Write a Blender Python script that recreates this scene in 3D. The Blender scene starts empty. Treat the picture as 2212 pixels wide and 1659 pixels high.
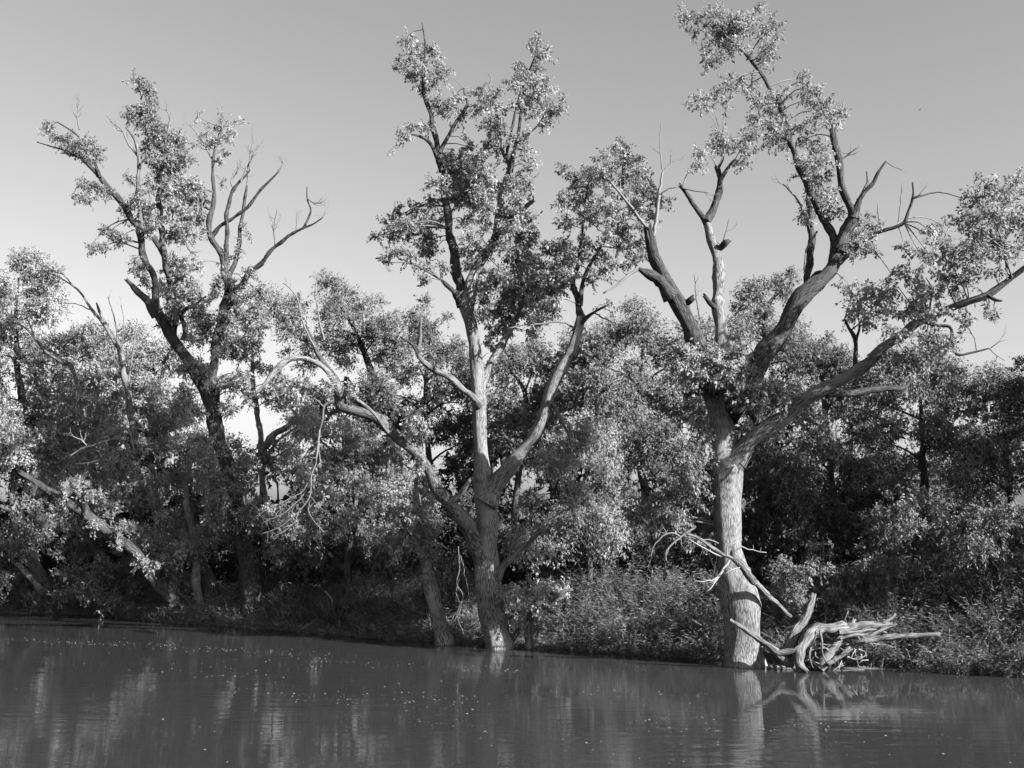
import bpy, math, random
import numpy as np
from mathutils import Vector, noise as mnoise

# ------------------------------------------------------------------ camera, sky, sun, exposure
SC = bpy.context.scene
COL = SC.collection
CAM_H = 5.3
F = 1106.0 / math.tan(math.radians(25.0))        # focal length in tracing units (frame 2212 x 1659)
PITCH = math.atan(276.5 / F)
cam_d = bpy.data.cameras.new('camera')
cam_d.sensor_width = 36.0
cam_d.lens = 18.0 / math.tan(math.radians(25.0))
cam_d.clip_end = 6000.0
cam = bpy.data.objects.new('camera', cam_d)
cam.location = (0, 0, CAM_H)
cam.rotation_euler = (math.radians(90) + PITCH, 0, 0)
COL.objects.link(cam)
SC.camera = cam

SUN_AZ = math.radians(58)      # to the right of straight behind the camera
SUN_EL = math.radians(25)
TO_SUN = Vector((math.sin(SUN_AZ) * math.cos(SUN_EL), -math.cos(SUN_AZ) * math.cos(SUN_EL), math.sin(SUN_EL)))
w = bpy.data.worlds.new('World')
SC.world = w
w.use_nodes = True
nt = w.node_tree
bg = nt.nodes['Background']
sky = nt.nodes.new('ShaderNodeTexSky')
sky.sky_type = 'NISHITA'
sky.sun_disc = False
sky.sun_elevation = SUN_EL
sky.sun_rotation = math.atan2(TO_SUN.x, TO_SUN.y)
sky.air_density = 1.0
sky.dust_density = 2.0
sky.ozone_density = 1.0
bw = nt.nodes.new('ShaderNodeRGBToBW')
nt.links.new(sky.outputs[0], bw.inputs[0])
nt.links.new(bw.outputs[0], bg.inputs['Color'])
bg.inputs['Strength'].default_value = 0.0535

sun_d = bpy.data.lights.new('sun', 'SUN')
sun_d.energy = 4.9
sun_d.angle = math.radians(0.53)
sun_d.color = (1.0, 1.0, 1.0)          # black-and-white photograph
sun = bpy.data.objects.new('sun', sun_d)
sun.rotation_euler = TO_SUN.to_track_quat('Z', 'Y').to_euler()
sun.location = (40, -20, 60)
COL.objects.link(sun)

SC.view_settings.view_transform = 'Standard'
SC.view_settings.look = 'None'
SC.view_settings.exposure = 2.035
SC.view_settings.gamma = 1.0
SC.view_settings.use_curve_mapping = False
SC.cycles.use_denoising = True
SC.cycles.denoiser = 'OPENIMAGEDENOISE'
SC.cycles.denoising_input_passes = 'RGB_ALBEDO_NORMAL'
SC.cycles.denoising_prefilter = 'ACCURATE'
SC.cycles.max_bounces = 6
SC.cycles.diffuse_bounces = 1
SC.cycles.glossy_bounces = 3
SC.cycles.transmission_bounces = 3
SC.cycles.sample_clamp_indirect = 4.0
SC.cycles.caustics_reflective = False
SC.cycles.caustics_refractive = False

# ------------------------------------------------------------------ tracing helpers
CP, SP = math.cos(PITCH), math.sin(PITCH)
def P(u, v, Y):
    """world point seen at (u, v) of the 2212-wide frame at world depth Y"""
    x = (u - 1106.0) / F
    y = (829.5 - v) / F
    dy = CP - y * SP
    dz = SP + y * CP
    t = Y / dy
    return np.array([x * t, Y, CAM_H + dz * t])
def mpp(v, Y):
    y = (829.5 - v) / F
    return Y / (CP - y * SP) / F
def YW(v, z=0.0):
    """depth at which the ray of row v meets height z"""
    y = (829.5 - v) / F
    return (z - CAM_H) / (SP + y * CP) * (CP - y * SP)

# waterline of the far bank
WL = [(-900, 1262), (-300, 1306), (0, 1325), (200, 1329), (400, 1347), (560, 1358), (700, 1370), (850, 1382), (1000, 1392), (1120, 1398),
      (1250, 1404), (1400, 1416), (1560, 1430), (1700, 1440), (1850, 1445), (2000, 1452), (2120, 1458), (2212, 1463), (2500, 1478), (3200, 1510)]
WLP = np.array([P(u, v, YW(v))[:2] for u, v in WL])
WLX = np.concatenate([[-3000], WLP[:, 0], [3000]])
WLY = np.concatenate([[WLP[0, 1] + (WLP[0, 0] + 3000) * 0.25], WLP[:, 1], [WLP[-1, 1] - 20]])
def bank_y(x):
    return np.interp(x, WLX, WLY)
def sstep(t):
    t = np.clip(t, 0, 1)
    return t * t * (3 - 2 * t)
def ground_z(x, y):
    x = np.asarray(x, float); y = np.asarray(y, float)
    s = (y - bank_y(x)) * 0.9
    z = np.where(s < 0, np.maximum(-1.5, s * 0.45), 0.0)
    z = z + sstep(s / 3.5) * 1.4 + sstep((s - 3) / 30) * 1.2
    z = z + np.where(s > 0, 0.10 * np.sin(x * 1.9 + y * .7) * np.sin(y * 1.3 - x * .6) * sstep(s / 1.5), 0.05 * np.sin(x * 2.3) * np.sin(y * 1.7 + x))
    return z

# ------------------------------------------------------------------ materials (grey: the photograph is black and white)
def nodes_of(name):
    m = bpy.data.materials.new(name)
    m.use_nodes = True
    n = m.node_tree
    return m, n, n.nodes['Principled BSDF'], n.nodes['Material Output']
def g(v): return (v, v, v, 1)

def mat_leaf(name, base, trans, rough=0.65, spec=0.08):
    m, n, p, out = nodes_of(name)
    at = n.nodes.new('ShaderNodeAttribute'); at.attribute_name = 'tone'
    mul = n.nodes.new('ShaderNodeMath'); mul.operation = 'MULTIPLY'; mul.inputs[1].default_value = base
    n.links.new(at.outputs['Fac'], mul.inputs[0])
    n.links.new(mul.outputs[0], p.inputs['Base Color'])
    p.inputs['Roughness'].default_value = rough
    p.inputs['Specular IOR Level'].default_value = spec
    tr = n.nodes.new('ShaderNodeBsdfTranslucent')
    mul2 = n.nodes.new('ShaderNodeMath'); mul2.operation = 'MULTIPLY'; mul2.inputs[1].default_value = base * 1.1
    n.links.new(at.outputs['Fac'], mul2.inputs[0])
    n.links.new(mul2.outputs[0], tr.inputs['Color'])
    mix = n.nodes.new('ShaderNodeMixShader'); mix.inputs[0].default_value = trans
    n.links.new(p.outputs[0], mix.inputs[1]); n.links.new(tr.outputs[0], mix.inputs[2])
    n.links.new(mix.outputs[0], out.inputs['Surface'])
    return m

def mat_bark(name, dark, light, su=20.0, sv=1.6, bump=0.6, dist=0.05):
    m, n, p, out = nodes_of(name)
    uv = n.nodes.new('ShaderNodeUVMap'); uv.uv_map = 'bark'
    mp = n.nodes.new('ShaderNodeMapping'); mp.inputs['Scale'].default_value = (su, sv, 1)
    n.links.new(uv.outputs[0], mp.inputs[0])
    n1 = n.nodes.new('ShaderNodeTexNoise'); n1.inputs['Scale'].default_value = 1.0; n1.inputs['Detail'].default_value = 5; n1.inputs['Roughness'].default_value = .65
    n1.inputs['Distortion'].default_value = .15
    n.links.new(mp.outputs[0], n1.inputs['Vector'])
    vo = n.nodes.new('ShaderNodeTexVoronoi'); vo.feature = 'DISTANCE_TO_EDGE'; vo.inputs['Scale'].default_value = 1.3
    mp2 = n.nodes.new('ShaderNodeVectorMath'); mp2.operation = 'ADD'
    sc = n.nodes.new('ShaderNodeVectorMath'); sc.operation = 'SCALE'; sc.inputs['Scale'].default_value = 1.0
    n.links.new(n1.outputs['Color'], sc.inputs[0]); n.links.new(mp.outputs[0], mp2.inputs[0]); n.links.new(sc.outputs[0], mp2.inputs[1])
    n.links.new(mp2.outputs[0], vo.inputs['Vector'])
    cr = n.nodes.new('ShaderNodeMapRange'); cr.inputs['From Min'].default_value = 0.0; cr.inputs['From Max'].default_value = 0.22
    n.links.new(vo.outputs['Distance'], cr.inputs['Value'])
    n2 = n.nodes.new('ShaderNodeTexNoise'); n2.inputs['Scale'].default_value = 1.1; n2.inputs['Detail'].default_value = 3
    tc = n.nodes.new('ShaderNodeTexCoord'); n.links.new(tc.outputs['Object'], n2.inputs['Vector'])
    h = n.nodes.new('ShaderNodeMath'); h.operation = 'MULTIPLY'
    n.links.new(cr.outputs[0], h.inputs[0]); n.links.new(n1.outputs['Fac'], h.inputs[1])
    ra = n.nodes.new('ShaderNodeMapRange'); ra.inputs['From Min'].default_value = .02; ra.inputs['From Max'].default_value = .55
    ra.inputs['To Min'].default_value = dark; ra.inputs['To Max'].default_value = light
    n.links.new(h.outputs[0], ra.inputs['Value'])
    pa = n.nodes.new('ShaderNodeMapRange'); pa.inputs['From Min'].default_value = .3; pa.inputs['From Max'].default_value = .7
    pa.inputs['To Min'].default_value = .75; pa.inputs['To Max'].default_value = 1.15
    n.links.new(n2.outputs['Fac'], pa.inputs['Value'])
    # worn patches where the outer bark has peeled off
    n3 = n.nodes.new('ShaderNodeTexNoise'); n3.inputs['Scale'].default_value = .9; n3.inputs['Detail'].default_value = 6
    mp3 = n.nodes.new('ShaderNodeMapping'); mp3.inputs['Scale'].default_value = (2.2, .7, 1); n.links.new(uv.outputs[0], mp3.inputs[0]); n.links.new(mp3.outputs[0], n3.inputs['Vector'])
    pm = n.nodes.new('ShaderNodeMapRange'); pm.inputs['From Min'].default_value = .54; pm.inputs['From Max'].default_value = .60; pm.inputs['To Max'].default_value = .75
    n.links.new(n3.outputs['Fac'], pm.inputs['Value'])
    mx = n.nodes.new('ShaderNodeMix'); mx.data_type = 'FLOAT'
    n.links.new(pm.outputs[0], mx.inputs['Factor']); n.links.new(ra.outputs[0], mx.inputs['A']); mx.inputs['B'].default_value = light * .8
    mu = n.nodes.new('ShaderNodeMath'); mu.operation = 'MULTIPLY'
    n.links.new(mx.outputs['Result'], mu.inputs[0]); n.links.new(pa.outputs[0], mu.inputs[1])
    n.links.new(mu.outputs[0], p.inputs['Base Color'])
    p.inputs['Roughness'].default_value = .9
    p.inputs['Specular IOR Level'].default_value = .2
    b = n.nodes.new('ShaderNodeBump'); b.inputs['Strength'].default_value = bump; b.inputs['Distance'].default_value = dist
    n.links.new(h.outputs[0], b.inputs['Height']); n.links.new(b.outputs[0], p.inputs['Normal'])
    return m

def mat_water():
    m, n, p, out = nodes_of('river_water')
    p.inputs['Base Color'].default_value = g(.024)
    p.inputs['Roughness'].default_value = .03
    p.inputs['IOR'].default_value = 1.33
    tc = n.nodes.new('ShaderNodeTexCoord')
    def layer(sx, sy, rot, det):
        mp = n.nodes.new('ShaderNodeMapping'); mp.inputs['Scale'].default_value = (sx, sy, 1); mp.inputs['Rotation'].default_value = (0, 0, rot)
        n.links.new(tc.outputs['Object'], mp.inputs[0])
        t = n.nodes.new('ShaderNodeTexNoise'); t.inputs['Scale'].default_value = 1; t.inputs['Detail'].default_value = det
        n.links.new(mp.outputs[0], t.inputs['Vector'])
        return t
    a = layer(.5, 2.6, .06, 3)
    b = layer(1.6, 9.0, -.04, 2)
    c = layer(.05, .22, .25, 2)
    ad = n.nodes.new('ShaderNodeMath'); ad.operation = 'MULTIPLY_ADD'; ad.inputs[1].default_value = .22
    n.links.new(b.outputs['Fac'], ad.inputs[0]); n.links.new(a.outputs['Fac'], ad.inputs[2])
    mk = n.nodes.new('ShaderNodeMapRange'); mk.inputs['From Min'].default_value = .35; mk.inputs['From Max'].default_value = .65
    mk.inputs['To Min'].default_value = .06; mk.inputs['To Max'].default_value = 1.0
    n.links.new(c.outputs['Fac'], mk.inputs['Value'])
    mm = n.nodes.new('ShaderNodeMath'); mm.operation = 'MULTIPLY'
    n.links.new(ad.outputs[0], mm.inputs[0]); n.links.new(mk.outputs[0], mm.inputs[1])
    bp = n.nodes.new('ShaderNodeBump'); bp.inputs['Strength'].default_value = .4; bp.inputs['Distance'].default_value = .042
    n.links.new(mm.outputs[0], bp.inputs['Height']); n.links.new(bp.outputs[0], p.inputs['Normal'])
    return m

def mat_ground():
    m, n, p, out = nodes_of('bank_soil')
    tc = n.nodes.new('ShaderNodeTexCoord')
    t = n.nodes.new('ShaderNodeTexNoise'); t.inputs['Scale'].default_value = 1.7; t.inputs['Detail'].default_value = 8; t.inputs['Roughness'].default_value = .7
    n.links.new(tc.outputs['Object'], t.inputs['Vector'])
    r = n.nodes.new('ShaderNodeMapRange'); r.inputs['From Min'].default_value = .3; r.inputs['From Max'].default_value = .7
    r.inputs['To Min'].default_value = .035; r.inputs['To Max'].default_value = .12
    n.links.new(t.outputs['Fac'], r.inputs['Value']); n.links.new(r.outputs[0], p.inputs['Base Color'])
    p.inputs['Roughness'].default_value = .85
    b = n.nodes.new('ShaderNodeBump'); b.inputs['Distance'].default_value = .15
    n.links.new(t.outputs['Fac'], b.inputs['Height']); n.links.new(b.outputs[0], p.inputs['Normal'])
    return m

def mat_plain(name, v, rough=.7):
    m, n, p, out = nodes_of(name)
    tc = n.nodes.new('ShaderNodeTexCoord')
    t = n.nodes.new('ShaderNodeTexNoise'); t.inputs['Scale'].default_value = 14; t.inputs['Detail'].default_value = 4
    n.links.new(tc.outputs['Object'], t.inputs['Vector'])
    r = n.nodes.new('ShaderNodeMapRange'); r.inputs['To Min'].default_value = v * .75; r.inputs['To Max'].default_value = v * 1.25
    n.links.new(t.outputs['Fac'], r.inputs['Value']); n.links.new(r.outputs[0], p.inputs['Base Color'])
    p.inputs['Roughness'].default_value = rough
    return m

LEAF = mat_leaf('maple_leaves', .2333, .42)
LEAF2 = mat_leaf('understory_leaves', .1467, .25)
WEED = mat_leaf('weed_leaves', .1467, .35, .55)
BARK = mat_bark('grey_furrowed_bark', .0333, .24, su=27, sv=2.2, bump=.75, dist=.035)
BARK_M = mat_bark('shade_darkened_bark', .0133, .07, su=14, sv=2.0, bump=.7)  # dark bark colour carries the shade of the upper limbs
BARK_L = mat_bark('mossy_bark', .02, .1333, su=12, sv=2.5, bump=.9)
BARK_D = mat_bark('dark_bark', .0133, .08)
DEAD = mat_bark('bleached_dead_wood', .0333, .18, su=20, sv=1.2, bump=.7, dist=.04)
TWIG = mat_plain('twig_bark', .08)
TWIG_D = mat_plain('bleached_twig_bark', .16)
FOAM = mat_plain('river_foam', .1667, .5)
BIRD = mat_plain('bird_feathers', .0333)

# ------------------------------------------------------------------ mesh helpers
def tri_mesh(name, co, tris, mat, parent=None, tone=None, uv=None, quads=None):
    me = bpy.data.meshes.new(name)
    co = np.ascontiguousarray(co, dtype=np.float32)
    me.vertices.add(len(co))
    me.vertices.foreach_set('co', co.ravel())
    parts = []
    starts = []
    off = 0
    if tris is not None and len(tris):
        tris = np.asarray(tris, dtype=np.int32)
        parts.append(tris.ravel()); starts.append(off + 3 * np.arange(len(tris), dtype=np.int32)); off += 3 * len(tris)
    if quads is not None and len(quads):
        quads = np.asarray(quads, dtype=np.int32)
        parts.append(quads.ravel()); starts.append(off + 4 * np.arange(len(quads), dtype=np.int32)); off += 4 * len(quads)
    li = np.concatenate(parts); st = np.concatenate(starts)
    me.loops.add(len(li)); me.loops.foreach_set('vertex_index', li)
    me.polygons.add(len(st)); me.polygons.foreach_set('loop_start', st)
    me.update(calc_edges=True)
    if tone is not None:
        a = me.attributes.new('tone', 'FLOAT', 'POINT')
        a.data.foreach_set('value', np.ascontiguousarray(tone, dtype=np.float32))
    if uv is not None:
        l = me.uv_layers.new(name='bark')
        l.data.foreach_set('uv', np.ascontiguousarray(uv[li], dtype=np.float32).ravel())
    me.materials.append(mat)
    o = bpy.data.objects.new(name, me)
    COL.objects.link(o)
    if parent is not None:
        # geometry is given in world coordinates; the thing's Empty stands at its base
        me.transform(parent_inv(parent))
        o.parent = parent
    return o
from mathutils import Matrix
def parent_inv(parent):
    off = Vector((0, 0, 0)); q = parent
    while q is not None:
        off += q.location; q = q.parent
    return Matrix.Translation(-off)

def norm(a):
    return a / np.maximum(np.linalg.norm(a, axis=-1, keepdims=True), 1e-9)

def catmull(pts, step):
    """pts (n,k) -> resampled smooth rows"""
    pts = np.asarray(pts, float)
    if len(pts) == 2:
        pts = np.array([pts[0], (pts[0] + pts[1]) / 2, pts[1]])
    e = np.vstack([2 * pts[0] - pts[1], pts, 2 * pts[-1] - pts[-2]])
    out = []
    for i in range(1, len(e) - 2):
        p0, p1, p2, p3 = e[i - 1], e[i], e[i + 1], e[i + 2]
        L = np.linalg.norm(p2[:3] - p1[:3])
        n = max(1, int(L / step))
        t = (np.arange(n) / n)[:, None]
        out.append(.5 * ((2 * p1) + (-p0 + p2) * t + (2 * p0 - 5 * p1 + 4 * p2 - p3) * t ** 2 + (-p0 + 3 * p1 - 3 * p2 + p3) * t ** 3))
    out.append(e[-2:-1])
    return np.vstack(out)

def tube(path, sides, seed=0, rough=.0, ridge=.0, cap=True, jag=.0):
    """path rows x,y,z,r -> verts, quads, tris, uv"""
    c = path[:, :3]; r = np.maximum(path[:, 3], .002)
    n = len(c)
    d = norm(np.gradient(c, axis=0))
    ref = np.array([1.0, 0, 0]) if abs(d[0, 0]) < .9 else np.array([0, 1.0, 0])
    U = np.zeros((n, 3)); V = np.zeros((n, 3))
    u = norm(ref - d[0] * ref.dot(d[0]))
    for i in range(n):
        u = u - d[i] * u.dot(d[i]); u = u / max(np.linalg.norm(u), 1e-9)
        U[i] = u; V[i] = np.cross(d[i], u)
    s = np.concatenate([[0], np.cumsum(np.linalg.norm(np.diff(c, axis=0), axis=1))])
    th = np.linspace(0, 2 * math.pi, sides, endpoint=False)
    ct, stt = np.cos(th), np.sin(th)
    R = np.repeat(r[:, None], sides, 1)
    if rough > 0:
        for i in range(n):
            for j in range(sides):
                q = Vector((ct[j] * 1.3 + seed * 7.1, stt[j] * 1.3 - seed * 3.3, s[i] * .9 / max(r[i] * 4, .3)))
                k = mnoise.noise(q) * rough
                if ridge > 0:
                    q2 = Vector((ct[j] * r[i] * 11 + seed, stt[j] * r[i] * 11, s[i] * 1.1))
                    k2 = mnoise.noise(q2)
                    k += ridge * (abs(k2) * 2 - .5) / max(r[i], .08)
                R[i, j] *= (1 + k)
    X = c[:, None, :] + R[..., None] * (U[:, None, :] * ct[None, :, None] + V[:, None, :] * stt[None, :, None])
    if jag > 0:
        rg = np.random.default_rng(seed + 5)
        X[-1] += d[-1] * (rg.random((sides, 1)) - .3) * jag * r[-1] * 3
    co = X.reshape(-1, 3)
    i = np.arange(n - 1)[:, None] * sides; j = np.arange(sides)[None]; j2 = (j + 1) % sides
    quads = np.stack([i + j, i + j2, i + sides + j2, i + sides + j], -1).reshape(-1, 4)
    uv = np.stack([np.repeat((th / (2 * math.pi))[None], n, 0) * 2 * math.pi * np.mean(r), np.repeat(s[:, None], sides, 1)], -1).reshape(-1, 2)
    tris = np.zeros((0, 3), int)
    if cap:
        e = len(co)
        co = np.vstack([co, c[-1:] + d[-1:] * r[-1] * (.25 if jag == 0 else -.1)])
        uv = np.vstack([uv, uv[-1:]])
        b = (n - 1) * sides
        jj = np.arange(sides)
        tris = np.stack([b + jj, b + (jj + 1) % sides, np.full(sides, e)], -1)
    return co, quads, tris, uv

class Bag:
    """collects several tubes into one mesh"""
    def __init__(s): s.co = []; s.q = []; s.t = []; s.uv = []; s.n = 0
    def add(s, co, q, t, uv):
        s.co.append(co); s.q.append(q + s.n); s.t.append(t + s.n); s.uv.append(uv); s.n += len(co)
    def build(s, name, mat, parent=None):
        if not s.n: return None
        return tri_mesh(name, np.vstack(s.co), np.vstack(s.t), mat, parent, None, np.vstack(s.uv), np.vstack(s.q))

def leaf_arrays(p, a, L, W, rng, flat=None, face=None):
    N = len(p)
    rn = norm(rng.normal(size=(N, 3)))
    if face is not None:
        sd = norm(np.cross(a, face))
    elif flat is not None:
        rn = norm(np.array([0, 0, 1.0]) * flat + rn)
        sd = norm(np.cross(a, rn))
    else:
        sd = norm(np.cross(a, rn))
    nn = np.cross(a, sd)
    L = L[:, None]; W = W[:, None]
    h = W * .22
    v0 = p
    v1 = p + a * L * .45 + sd * W * .5 + nn * h
    v2 = p + a * L - nn * L * .12
    v3 = p + a * L * .45 - sd * W * .5 + nn * h
    return np.stack([v0, v1, v2, v3], 1)         # N,4,3

def leaf_tris(p, a, L, W, rng, face=None):
    rn = norm(rng.normal(size=(len(p), 3))) if face is None else face
    sd = norm(np.cross(a, rn)) * (W * .5)[:, None]
    return np.stack([p + sd, p + a * L[:, None], p - sd], 1)

class Leaves:
    def __init__(s): s.v = []; s.t = []
    def add(s, v, tone): s.v.append(v); s.t.append(tone)
    def count(s): return sum(len(x) for x in s.v)
    def build(s, name, mat, parent):
        if not s.v: return None
        v = np.concatenate(s.v); tone = np.repeat(np.concatenate(s.t), v.shape[1])
        N = len(v)
        if v.shape[1] == 3:
            return tri_mesh(name, v.reshape(-1, 3), np.arange(3 * N).reshape(-1, 3), mat, parent, tone)
        b = 4 * np.arange(N)[:, None]
        tris = np.concatenate([b + np.array([[0, 1, 2]]), b + np.array([[0, 2, 3]])], 1).reshape(-1, 3)
        return tri_mesh(name, v.reshape(-1, 3), tris, mat, parent, tone)

def prism_twigs(A, B, C, ra, rc):
    """many thin three-sided twigs through rows A -> B -> C"""
    N = len(A)
    d = norm(C - A)
    ref = np.where(np.abs(d[:, 2:3]) < .9, np.array([[0, 0, 1.0]]), np.array([[1.0, 0, 0]]))
    U = norm(np.cross(d, ref)); V = np.cross(d, U)
    rings = []
    for p, r in ((A, ra), (B, (ra + rc) / 2), (C, rc)):
        for k in range(3):
            th = k * 2 * math.pi / 3
            rings.append(p + (U * math.cos(th) + V * math.sin(th)) * (r[:, None] if np.ndim(r) else r))
    v = np.stack(rings, 1)            # N,9,3
    f = []
    for lv in (0, 3):
        for k in range(3):
            f.append([lv + k, lv + (k + 1) % 3, lv + 3 + (k + 1) % 3, lv + 3 + k])
    q = (9 * np.arange(N)[:, None, None] + np.array(f)[None]).reshape(-1, 4)
    return v.reshape(-1, 3), q

def clump(leaves, C, R, dens, L, rng, droop=.7, up=.35, twigbag=None, tone=1.0, wl=.5, tri=False, reach=1.0, core=1.0):
    """one leafy clump: sprays of leaves that stick out of an ellipsoid"""
    R = np.asarray(R, float)
    area = math.pi * R[0] * R[2]
    nl = 13
    n = max(3, int(dens * area / (L * L * wl * .27) / nl))
    q = norm(rng.normal(size=(n, 3))) * (rng.random((n, 1)) ** (1 / 2.3))
    p = C + q * R * core
    d = norm(q * .8 + rng.normal(size=(n, 3)) * .45 + np.stack([0 * q[:, 2], 0 * q[:, 2], up + .5 * np.clip(q[:, 2], 0, 1)], -1))
    ln = ((.35 + .5 * rng.random(n)) * R.mean() * .7 + .18) * reach
    t = (np.arange(nl)[None] + rng.random((n, nl))) / nl
    lp = p[:, None] + d[:, None] * (ln[:, None] * t)[..., None]
    lp[..., 2] -= droop * .35 * ln[:, None] * t ** 2
    lp += rng.normal(size=lp.shape) * (.035 + .02 * R.mean())
    ax = norm(d[:, None] * .3 + rng.normal(size=lp.shape) * .5 + np.array([0, 0, -droop]))
    N = n * nl
    lp = lp.reshape(-1, 3); ax = ax.reshape(-1, 3)
    LL = L * (.6 + .7 * rng.random(N)); WW = LL * wl * (.75 + .5 * rng.random(N))
    # leaves turn their blades outwards and up, as they do towards the light
    face = norm(np.repeat(q, nl, 0) * 1.0 + np.array([0, -.12, .32]) + norm(rng.normal(size=(N, 3))) * .62)
    v = leaf_tris(lp, ax, LL, WW, rng, face) if tri else leaf_arrays(lp, ax, LL, WW, rng, None, face)
    tn = tone * (.8 + .4 * rng.random(N)) * np.repeat(.75 + .5 * rng.random(n), nl)
    leaves.add(v, tn)
    if twigbag is not None:
        e = p + d * ln[:, None]
        e[:, 2] -= droop * .3 * ln
        mid = p + d * ln[:, None] * .5
        co, qd = prism_twigs(p - d * ln[:, None] * .4, mid, e, .008, .003)
        twigbag.append((co, qd))

def empty(name, loc, label, cat, group=None):
    o = bpy.data.objects.new(name, None)
    o.location = Vector([float(x) for x in loc])
    o.empty_display_size = .3
    COL.objects.link(o)
    o['label'] = label; o['category'] = cat
    if group: o['group'] = group
    return o
def tag(o, label, cat, group=None):
    o['label'] = label; o['category'] = cat
    if group: o['group'] = group
    return o

SEED = [1]
class Tree:
    def __init__(s, name, label, Y, base, group=None, bark=BARK, leaf=LEAF, L=.14, dens=2.0, cat='tree', twig=TWIG, droop=.7):
        s.cat = cat; s.Y = Y; s.bark = bark; s.leafm = leaf; s.L = L; s.dens = dens; s.twigm = twig; s.droop = droop
        SEED[0] += 1
        s.seed = SEED[0]
        s.rng = np.random.default_rng(s.seed * 101)
        b = P(base[0], base[1], Y)
        s.root = empty(name, b, label, cat, group)
        s.leaves = Leaves(); s.twb = []; s.tw = Bag()
        s.sk_px = []; s.sk_w = []
        s.k = 0
    def wpts(s, pts, d0, d1):
        n = len(pts)
        px = np.array([[p[0], p[1]] for p in pts], float)
        cl = np.concatenate([[0], np.cumsum(np.linalg.norm(np.diff(px, axis=0), axis=1))]); cl /= max(cl[-1], 1e-6)
        out = []
        for i, p in enumerate(pts):
            dd = p[3] if len(p) > 3 else d0 + (d1 - d0) * cl[i]
            Y = s.Y + dd
            q = P(p[0], p[1], Y)
            out.append([*q, p[2] * .5 * mpp(p[1], Y)])
        return np.array(out)
    def limb(s, name, pts, d0=0., d1=0., mat=None, jag=0., sink=0., label=None, flare=1.25, tip=None):
        """pts rows (u, v, width) ; d0, d1 depth of the two ends relative to the tree"""
        wp = s.wpts(pts, d0, d1)
        if sink:
            wp = np.vstack([wp[0] + np.array([0, 0, -sink, wp[0, 3] * .12]), wp])
        rmax = wp[:, 3].max()
        path = catmull(wp, max(.10, min(rmax * .55, .35)))
        s.k += 1
        rng = np.random.default_rng(s.seed * 977 + s.k)
        # natural kinks in the centre line and the girth
        n = len(path)
        t = np.arange(n)
        for ax in range(3):
            path[:, ax] += path[:, 3] * (.08 if s.cat in ('log', 'stick') else .2) * np.sin(t * (.35 + .3 * rng.random()) + rng.random() * 6) * np.clip(t / 4, 0, 1)
        path[:, 3] *= 1 + .09 * np.sin(t * (.5 + .5 * rng.random()) + rng.random() * 6) + .05 * rng.normal(size=n)
        if s.cat in ('log', 'branch', 'stick'):
            path[:, :3] += rng.normal(size=(n, 3)) * (path[:, 3:4] * .06)
            path[:, 3] *= .97 * (1 + .05 * rng.normal(size=n))
        if flare > 1 and not sink:
            k = np.exp(-t / 2.2)
            path[:, 3] *= 1 + (flare - 1) * k
        if sink:
            k = np.exp(-np.clip(path[:, 2] - path[0, 2] - sink, 0, 99) / .45)
            path[:, 3] *= .93 + .15 * k
        sides = int(np.clip(rmax / (.008 if s.cat == 'log' else .014), 6, 40))
        big = rmax > .11
        co, q, tr, uv = tube(path, sides, s.seed * 13 + s.k, rough=(.22 if s.cat in ('log', 'branch') else .16) if rmax > .03 else .0, ridge=.019 if big else (.02 if s.cat == 'log' and rmax > .05 else 0.), jag=jag)
        o = tri_mesh(name, co, tr, mat or s.bark, s.root, None, uv, q)
        if label: o['label'] = label
        s.remember(path)
        return path
    def remember(s, path):
        s.sk_w.append(path[::2])
    def twig(s, pts, d0=0., d1=0., forks=3, flen=.6, into=None):
        """thin twig with side shoots; pts as for limb"""
        wp = s.wpts(pts, d0, d1)
        s.twig_w(wp, forks, flen, into)
    def twig_w(s, wp, forks=3, flen=.6, into=None, lvl=0):
        bag = into or s.tw
        rng = s.rng
        path = catmull(wp, .16)
        n = len(path)
        path[1:, :3] += rng.normal(size=(n - 1, 3)) * .012
        path[:, 3] = np.maximum(path[:, 3], .004)
        co, q, t, uv = tube(path, 4 if path[0, 3] < .03 else 6)
        bag.add(co, q, t, uv)
        for k in range(forks):
            i = int(n * (.25 + .7 * rng.random())); i = min(max(i, 1), n - 2) if n > 2 else 0
            d = norm(path[min(i + 1, n - 1), :3] - path[max(i - 1, 0), :3])
            dd = norm(d * .75 + rng.normal(size=3) * np.array([.55, .45, .55]) + np.array([0, 0, .18]))
            ln = flen * (.5 + .7 * rng.random())
            a = path[i, :3]; r = path[i, 3] * .55
            wq = np.array([[*a, r], [*(a + dd * ln * .5 + rng.normal(size=3) * .05 * ln), r * .7], [*(a + norm(dd + np.array([0, 0, .35])) * ln), .004]])
            s.twig_w(wq, 2 if (lvl == 0 and ln > .45) else 0, flen * .5, into, lvl + 1)
    def near(s, C):
        S = np.vstack(s.sk_w)
        d = np.linalg.norm(S[:, :3] - C, axis=1) + .0
        return S[np.argmin(d)]
    def near_px(s, u, v):
        S = np.vstack(s.sk_w)
        # project back
        y = S[:, 1]; 
        fx = S[:, 0]; fz = S[:, 2] - CAM_H
        fw = y * CP + fz * SP
        uu = 1106 + F * fx / fw; vv = 829.5 - F * (-y * SP + fz * CP) / fw
        return S[np.argmin((uu - u) ** 2 + (vv - v) ** 2)]
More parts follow.
